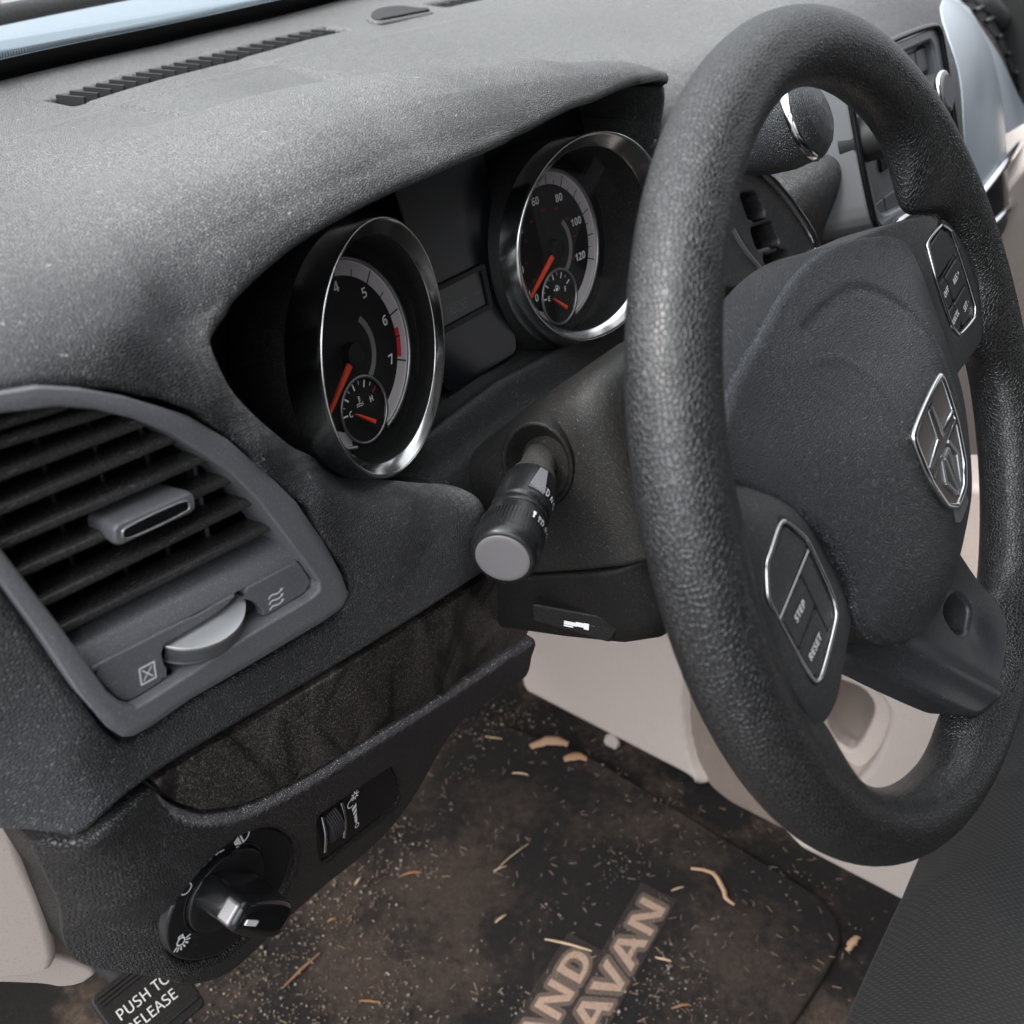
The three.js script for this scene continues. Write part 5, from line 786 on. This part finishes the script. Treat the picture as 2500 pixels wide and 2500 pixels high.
{
  const mid = thing('centre_air_vent', 'small air vent with a curved chrome edge seen through the steering wheel', 'air vent');
  const CF = planeFrame(atX(1880, 540, 0.205), V(-0.25, 0.42, 0.87)), cf = (l) => l.map(([u, v]) => CF.flat(u, v));
  const o = spline(cf(pairs([1765, 400, 1832, 408, 1880, 448, 1935, 515, 1975, 580, 1986, 616, 1966, 640, 1900, 672, 1820, 700, 1740, 680, 1730, 520])), true, 4);
  const holes = [pairs([1806, 470, 1848, 468, 1872, 520, 1830, 540]), pairs([1832, 556, 1884, 540, 1906, 592, 1850, 612]), pairs([1862, 626, 1918, 606, 1936, 642, 1880, 664])].map((h) => roundPoly(cf(h), 0.004));
  part('body', panel(CF, o, { holes, cell: 0.0025, r: 0.0022, skirt: 0.02 }), M.spokeDusty, mid);
  part('duct', panel(CF, shrink(o, 0.94), { cell: 0.006, r: 0.001, skirt: 0, lift: -0.016 }), M.deep, mid);
  part('chrome_edge', tube(cf(pairs([1770, 392, 1836, 406, 1882, 445, 1937, 512, 1978, 578, 1988, 616, 1975, 632])).map(([s, t]) => CF.at(s, t, 0.0015)), 0.0034, 8, 60), M.chrome, mid);
  part('lower_edge', tube(cf(pairs([1785, 560, 1815, 610, 1848, 650, 1862, 668])).map(([s, t]) => CF.at(s, t, 0.001)), 0.0016, 8, 30), M.satin, mid);
}
{
  const pas = thing('passenger_vent', 'slim curved air vent with chrome edge on the passenger side of the dashboard', 'air vent');
  const line = pairs([2290, -40, 2350, 10, 2400, 60, 2450, 135, 2490, 220, 2520, 300]), P = D.hits(line), Q2 = D.hits(line.map(([u, v]) => [u + 26, v - 12]));
  part('slot', panel(D, [...P, ...Q2.slice().reverse()], { cell: 0.006, r: 0.001, skirt: 0.004, lift: 0.0015 }), M.deep, pas);
  part('chrome_edge', tube(Q2.map(([s, t]) => D.at(s, t, D.h(s, t) + 0.008)), 0.013, 10, 40), std({ color: rgb(0.1, 0.105, 0.11), roughness: 0.35 }), pas);
  for (let k = 0; k < 9; k++) { const f = (k + 0.7) / 9.4 * (P.length - 1), i = Math.floor(f), u = f - i, a = D.at(lerp(P[i][0], P[i + 1][0], u), lerp(P[i][1], P[i + 1][1], u), 0), b = D.at(lerp(Q2[i][0], Q2[i + 1][0], u), lerp(Q2[i][1], Q2[i + 1][1], u), 0); const h = (q) => { const s = D.st(q); return D.at(s[0], s[1], D.h(s[0], s[1]) + 0.004); }; part('vane', tube([h(a), h(a.clone().lerp(b, 0.55))], 0.0028, 6, 4), M.satin, pas); }
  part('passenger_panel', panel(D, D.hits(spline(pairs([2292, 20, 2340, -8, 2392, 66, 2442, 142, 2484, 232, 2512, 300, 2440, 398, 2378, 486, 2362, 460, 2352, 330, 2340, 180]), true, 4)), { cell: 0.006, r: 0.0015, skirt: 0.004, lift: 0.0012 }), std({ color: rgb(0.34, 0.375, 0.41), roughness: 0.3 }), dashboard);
  const strip = thing('passenger_trim', 'glossy dark trim strip between two chrome lines on the passenger dashboard', 'trim strip');
  const up = D.hits(pairs([2376, 492, 2440, 412, 2520, 305])), lo = D.hits(pairs([2408, 560, 2450, 520, 2520, 405]));
  part('dark_strip', panel(D, [...up, ...lo.slice().reverse()], { cell: 0.005, r: 0.001, skirt: 0.004, lift: 0.002 }), M.gloss, strip);
  part('chrome_line', tube(up.map(([s, t]) => D.at(s, t, D.h(s, t) + 0.003)), 0.0045, 8, 30), M.chrome, strip);
  part('chrome_line', tube(lo.map(([s, t]) => D.at(s, t, D.h(s, t) + 0.003)), 0.004, 8, 30), M.chrome, strip);
  const F = planeFrame(V(0.62, -0.1, -0.095), V(-0.12, 0.16, 1));
  const gl = thing('glove_box', 'beige glove box door below the passenger trim strip', 'glove box');
  part('door', panel(F, roundPoly([[-0.05, -0.5], [0.6, -0.5], [0.6, 0.06], [0.12, 0.045], [0.02, 0.015], [-0.05, 0.0]], 0.01), { cell: 0.02, r: 0.006, skirt: 0.06 }), M.beige, gl);
}

// ---------------------------------------------------------------- shell of the van and what lies outside
struct('parking_ground', new THREE.PlaneGeometry(120, 120).rotateX(-Math.PI / 2).translate(20, -1.18, -20), std({ color: rgb(0.12, 0.118, 0.115), roughness: 0.95 }));
{
  const roof = thing('roof_lining', 'pale grey roof lining of the van above the seats', 'roof');
  part('lining', new RoundedBoxGeometry(1.95, 0.05, 2.1, 3, 0.02).translate(0.37, 0.76, 1.13), std({ color: rgb(0.45, 0.43, 0.40), roughness: 0.9 }), roof);
  const door = thing('passenger_door', 'charcoal inner side of the passenger door', 'door');
  part('door_trim', new RoundedBoxGeometry(0.06, 0.85, 1.3, 3, 0.02).translate(1.34, -0.34, 0.15), M.fabric, door);
  part('pillar', new RoundedBoxGeometry(0.06, 0.7, 1.0, 3, 0.02).translate(1.34, 0.4, 1.25), M.fabric, door);  // unseen side wall, added to cut light from behind
  const side = thing('body_side', 'body side of the van behind the driver door opening', 'van body');
  part('side_wall', new RoundedBoxGeometry(0.08, 1.5, 1.6, 3, 0.03).translate(-0.66, 0.0, 1.36), M.fabric, side);
  const dd = thing('driver_door', 'open driver door swung out beside the dashboard', 'door');
  part('door_panel', new RoundedBoxGeometry(1.05, 0.86, 0.07, 3, 0.03).translate(-0.53, -0.33, 0).rotateY(-0.38).translate(-0.66, 0, -0.40), M.beige, dd);
  const pil = thing('windscreen_pillar', 'grey trimmed windscreen pillar at the driver side', 'pillar');
  part('pillar_trim', tube([V(-0.60, 0.03, -0.52), V(-0.585, 0.35, -0.27), V(-0.56, 0.76, 0.06)], 0.045, 10, 20), M.fabric, pil);
  const bk = thing('added_rear_wall', 'added unseen grey wall closing the van behind the driver', 'seat');
  part('backrest', new RoundedBoxGeometry(1.8, 1.38, 0.2, 4, 0.06).translate(0.37, 0.03, 1.7), M.fabric, bk);  // unseen tall block, added to keep back light out of the cabin
}
{
  const base = [V(-0.55, 0.07, -0.50), V(-0.42, 0.075, -0.575), atY(0, 172, 0.082), atY(400, 84, 0.082), atY(820, -10, 0.082), V(0.75, 0.072, -0.715), V(1.25, 0.06, -0.64)];
  const curve = new THREE.CatmullRomCurve3(base), n = 40, pos = [], uv = [], idx = [], rows = 8;
  const P = (i, f) => { const p = curve.getPoint(i / n), top = V(lerp(p.x, 0.37, 0.1), 0.755, 0.05 + (p.z + 0.7) * 0.1); return p.lerp(top, f); };
  for (let i = 0; i <= n; i++) for (let r = 0; r <= rows; r++) { const p = P(i, r / rows); pos.push(p.x, p.y, p.z); uv.push(i / n, r / rows); }
  for (let i = 0; i < n; i++) for (let r = 0; r < rows; r++) { const a = i * (rows + 1) + r, b = a + rows + 1; idx.push(a, b, a + 1, b, b + 1, a + 1); }
  const g = new THREE.BufferGeometry(); g.setAttribute('position', new THREE.Float32BufferAttribute(pos, 3)); g.setAttribute('uv', new THREE.Float32BufferAttribute(uv, 2)); g.setIndex(idx); g.computeVertexNormals();
  const ws = thing('windscreen', 'clear tinted windscreen with a black dotted border above the dashboard', 'windscreen');
  part('glass', g, new THREE.MeshPhysicalMaterial({ color: rgb(0.90, 0.92, 0.91), transmission: 1, thickness: 0, roughness: 0, ior: 1.5 }), ws);
  const strip = (f0, f1, dz) => { const p2 = [], u2 = [], ix = []; for (let i = 0; i <= n; i++) for (const f of [f0, f1]) { const p = P(i, f); p2.push(p.x, p.y - dz * 0.3, p.z + dz); u2.push(i / n * 1.9, f === f0 ? 0 : 1); } for (let i = 0; i < n; i++) ix.push(2 * i, 2 * i + 2, 2 * i + 1, 2 * i + 2, 2 * i + 3, 2 * i + 1); const gg = new THREE.BufferGeometry(); gg.setAttribute('position', new THREE.Float32BufferAttribute(p2, 3)); gg.setAttribute('uv', new THREE.Float32BufferAttribute(u2, 2)); gg.setIndex(ix); gg.computeVertexNormals(); return gg; };
  part('black_border', strip(-0.012, 0.016, 0.003), M.deep, ws);
  const dots = document.createElement('canvas'); dots.width = dots.height = 64; const x = dots.getContext('2d'); x.fillStyle = '#000'; x.fillRect(0, 0, 64, 64); x.fillStyle = '#fff'; for (const [a, b, r] of [[16, 52, 13], [48, 52, 13], [32, 30, 11], [0, 30, 11], [64, 30, 11], [16, 10, 8], [48, 10, 8]]) { x.beginPath(); x.arc(a, b, r, 0, 7); x.fill(); }
  const dt = new THREE.CanvasTexture(dots); dt.wrapS = THREE.RepeatWrapping; dt.repeat.set(160, 1);
  part('dotted_border', strip(0.016, 0.024, 0.0025), new THREE.MeshStandardMaterial({ color: rgb(0.01, 0.01, 0.01), roughness: 0.6, alphaMap: dt, transparent: true }), ws);
  // scuttle with wiper, bonnet
  const sc = thing('scuttle', 'dark grey plastic scuttle panel with a wiper arm in front of the windscreen', 'scuttle panel');
  const scP = (i, k) => { const p = curve.getPoint(i / n); return V(p.x, 0.055 - [0, 0.0, 0.012, 0.012][k], p.z - [0.01, 0.05, 0.13, 0.2][k]); };
  { const p2 = [], ix = []; for (let i = 0; i <= n; i++) for (let k = 0; k < 4; k++) { const p = scP(i, k); p2.push(p.x, p.y, p.z); } for (let i = 0; i < n; i++) for (let k = 0; k < 3; k++) { const a = i * 4 + k; ix.push(a, a + 4, a + 1, a + 4, a + 5, a + 1); } const gg = new THREE.BufferGeometry(); gg.setAttribute('position', new THREE.Float32BufferAttribute(p2, 3)); gg.setIndex(ix); gg.computeVertexNormals(); part('panel', gg, std({ color: rgb(0.05, 0.053, 0.055), roughness: 0.95, specularIntensity: 0.2 }), sc); }
  part('wiper_arm', tube([V(0.62, 0.085, -0.86), V(0.35, 0.09, -0.83), V(0.05, 0.088, -0.79), V(-0.15, 0.085, -0.73)], 0.008, 8, 30), M.dark, sc);
  const bn = thing('bonnet', 'pale silver blue bonnet of the van beyond the windscreen', 'bonnet');
  const bo = new THREE.Shape([[-0.75, 0], [1.5, 0], [1.45, 0.55], [1.2, 0.9], [0.37, 1.05], [-0.45, 0.9], [-0.7, 0.55]].map(([a, b]) => new THREE.Vector2(a, b)));
  const bg = new THREE.ExtrudeGeometry(bo, { depth: 0.04, bevelEnabled: true, bevelSize: 0.02, bevelThickness: 0.02, bevelSegments: 3 }); bg.rotateX(-Math.PI / 2); bg.rotateX(-0.15); bg.translate(0, -0.005, -0.88);
  part('panel', bg, std({ color: rgb(0.20, 0.245, 0.28), roughness: 0.45 }), bn);
}
function parkedCar(label, paint, pos, turn, group) {
  const car = thing('parked_car', label, 'car', group); car.position.copy(pos); car.rotation.y = turn;
  const body = [[-2.2, 0.25], [-2.15, 0.62], [-1.95, 0.82], [-1.0, 0.98], [-0.2, 1.42], [0.9, 1.44], [1.75, 1.05], [2.15, 0.95], [2.2, 0.5], [2.15, 0.25]];
  part('body', extrude(roundPoly(body.map(([a, b]) => [a, b]), 0.12).reverse().reverse(), 1.64, 0.06).translate(0, 0, -0.82), std({ color: paint, roughness: 0.25, clearcoat: 1 }), car);
  const win = roundPoly([[-0.85, 0.98], [-0.15, 1.36], [0.85, 1.37], [1.5, 1.05]], 0.06);
  for (const z of [-0.9, 0.885]) part('side_window', extrude(area2(win) < 0 ? win.slice().reverse() : win, 0.015, 0).translate(0, 0, z), M.gloss, car);
  for (const x of [-1.4, 1.35]) for (const z of [-0.8, 0.8]) { const w = part('wheel', new THREE.CylinderGeometry(0.32, 0.32, 0.22, 28).rotateX(Math.PI / 2).translate(x, 0.32, z), M.dark, car); part('rim', new THREE.CylinderGeometry(0.2, 0.2, 0.24, 24).rotateX(Math.PI / 2).translate(x, 0.32, z), M.satin, w); }
  for (const z of [-0.6, 0.6]) { part('tail_light', new RoundedBoxGeometry(0.08, 0.18, 0.34, 3, 0.03).translate(2.18, 0.82, z), std({ color: rgb(0.35, 0.01, 0.01), roughness: 0.2 }), car); part('headlight', new RoundedBoxGeometry(0.1, 0.16, 0.36, 3, 0.04).translate(-2.1, 0.68, z), M.white, car); }
}
parkedCar('white parked car beyond the bonnet', rgb(0.72, 0.73, 0.72), V(4.6, -1.18, -4.5), -0.8);
parkedCar('orange red parked car behind the white one', rgb(0.75, 0.09, 0.03), V(1.3, -1.18, -6.4), -0.2);
parkedCar('silver parked car farthest from the bonnet', rgb(0.4, 0.43, 0.46), V(6.5, -1.18, -9.5), -0.6);

// ---------------------------------------------------------------- litter on the mat
{
  const N = 5200, g = new THREE.IcosahedronGeometry(1, 0), im = new THREE.InstancedMesh(g, std({ color: 0xffffff, roughness: 0.85 }), N), m = new THREE.Matrix4(), q = new THREE.Quaternion(), c = new THREE.Color();
  let k = 0; while (k < N) {
    const x = rr(-0.25, 0.33), z = rr(-0.5, 0.06); const d = 0.55 * nz(N512, x * 700 + 300, z * 700 + 300) + 0.45 * nz(N512, x * 2600, z * 2600) + 0.2 * sst(0.2, -0.15, x); if (rnd() > sst(0.5, 0.72, d)) continue;
    const s = rr(0.0004, 0.0013) * (rnd() < 0.05 ? 1.7 : 1); q.setFromEuler(new THREE.Euler(rr(0, 6), rr(0, 6), rr(0, 6))); m.compose(V(x, (z < -0.42 ? FLOOR + 0.012 : matTop + 0.0005) + s * 0.5, z), q, V(s * rr(0.7, 1.4), s * rr(0.6, 1), s)); im.setMatrixAt(k, m);
    const t = rnd(); c.setRGB(...(t < 0.35 ? [0.20, 0.16, 0.13] : t < 0.9 ? [0.11, 0.085, 0.065] : [0.40, 0.34, 0.29])); im.setColorAt(k, c); k++;
  }
  im.name = 'crumbs'; im.userData = { kind: 'stuff', label: 'pale grit and crumbs scattered over the dark floor mat', category: 'grit' }; shade(im); scene.add(im);
  const NFB = 700, fb = new THREE.InstancedMesh(new THREE.BoxGeometry(1, 1, 1), std({ color: 0xffffff, roughness: 0.9 }), NFB);
  for (let i = 0; i < NFB; i++) { const x = rr(-0.25, 0.33), z = rr(-0.5, 0.06); q.setFromEuler(new THREE.Euler(rr(-0.1, 0.1), rr(0, 6), rr(-0.1, 0.1))); m.compose(V(x, (z < -0.42 ? FLOOR + 0.012 : matTop + 0.0012), z), q, V(rr(0.002, 0.009), 0.0004, rr(0.0003, 0.0008))); fb.setMatrixAt(i, m); const t = rr(0.5, 1.1); c.setRGB(0.30 * t, 0.22 * t, 0.15 * t); fb.setColorAt(i, c); }
  fb.name = 'dry_fibres'; fb.userData = { kind: 'stuff', label: 'fine dry plant fibres scattered over the floor mat', category: 'fibres' }; shade(fb); scene.add(fb);
  const chip = (pts, w, th, col) => { const P = pts.map(([u, v]) => atY(u, v, matTop + 0.004)); const cv = new THREE.CatmullRomCurve3(P), st = []; const n = 8; for (let i = 0; i <= n; i++) { const f = i / n, p = cv.getPoint(f), t = cv.getTangent(f), sdv = V(t.z, 0, -t.x).normalize(), ww = w * (0.45 + 0.55 * Math.sin(Math.PI * clamp(f, 0.08, 0.92))); st.push({ o: V(p.x + rr(-1, 1) * w * 0.25, p.y - 0.002 + 0.0015 * Math.sin(f * 3) + rr(0, 0.0005), p.z + rr(-1, 1) * w * 0.25), x: sdv, y: V(0, 1, 0), sec: [[-ww, 0], [-ww * 0.6, th], [ww * 0.3, th * 1.4], [ww, th * 0.4], [ww * 0.5, -th], [-ww * 0.5, -th]] }); } return [loft(st), std({ color: col, roughness: 0.8 })]; };
  const tan = rgb(0.52, 0.33, 0.19), straw = rgb(0.55, 0.42, 0.26), brown = rgb(0.3, 0.16, 0.08);
  solo('wood_shaving', ...chip([[1688, 2118], [1740, 2130], [1762, 2160], [1772, 2190], [1792, 2206]], 0.0026, 0.0009, tan), 'curled tan wood shaving lying near the console', 'wood shaving');
  solo('dry_leaf', ...chip([[1296, 1822], [1330, 1808], [1365, 1808], [1385, 1815]], 0.007, 0.001, rgb(0.5, 0.31, 0.2)), 'crumpled tan dry leaf at the foot of the beige console', 'leaf');
  solo('dry_leaf', ...chip([[1375, 1852], [1405, 1845], [1432, 1850]], 0.006, 0.001, rgb(0.45, 0.27, 0.15)), 'small brown dry leaf touching the beige console edge', 'leaf');
  solo('dry_leaf', ...chip([[2070, 2318], [2084, 2300], [2095, 2286]], 0.004, 0.0012, tan), 'tan seed husk on the carpet beside the mat edge', 'husk');
  const strawPx = [[980, 2136, 1030, 2128], [866, 2158, 880, 2140], [1205, 2124, 1236, 2112], [1206, 2128, 1290, 2058], [1210, 2250, 1235, 2232], [876, 2442, 928, 2445], [1640, 2460, 1684, 2450], [1640, 2172, 1668, 2164], [1600, 2335, 1640, 2345], [690, 2410, 780, 2325], [1330, 2290, 1445, 2320], [820, 2240, 800, 2250], [1185, 1795, 1225, 1802], [1250, 1885, 1290, 1890]];
  strawPx.forEach(([a, b, c2, d]) => solo('straw_bit', ...chip([[a, b], [(a + c2) / 2 + rr(-2, 2), (b + d) / 2 + rr(-3, 3)], [c2, d]], rr(0.0006, 0.0014), 0.0006, rnd() < 0.7 ? straw : brown), 'thin bit of straw lying on the dirty floor mat', 'straw', 'bits of straw on the floor mat'));
}
renderer.render(scene, camera);
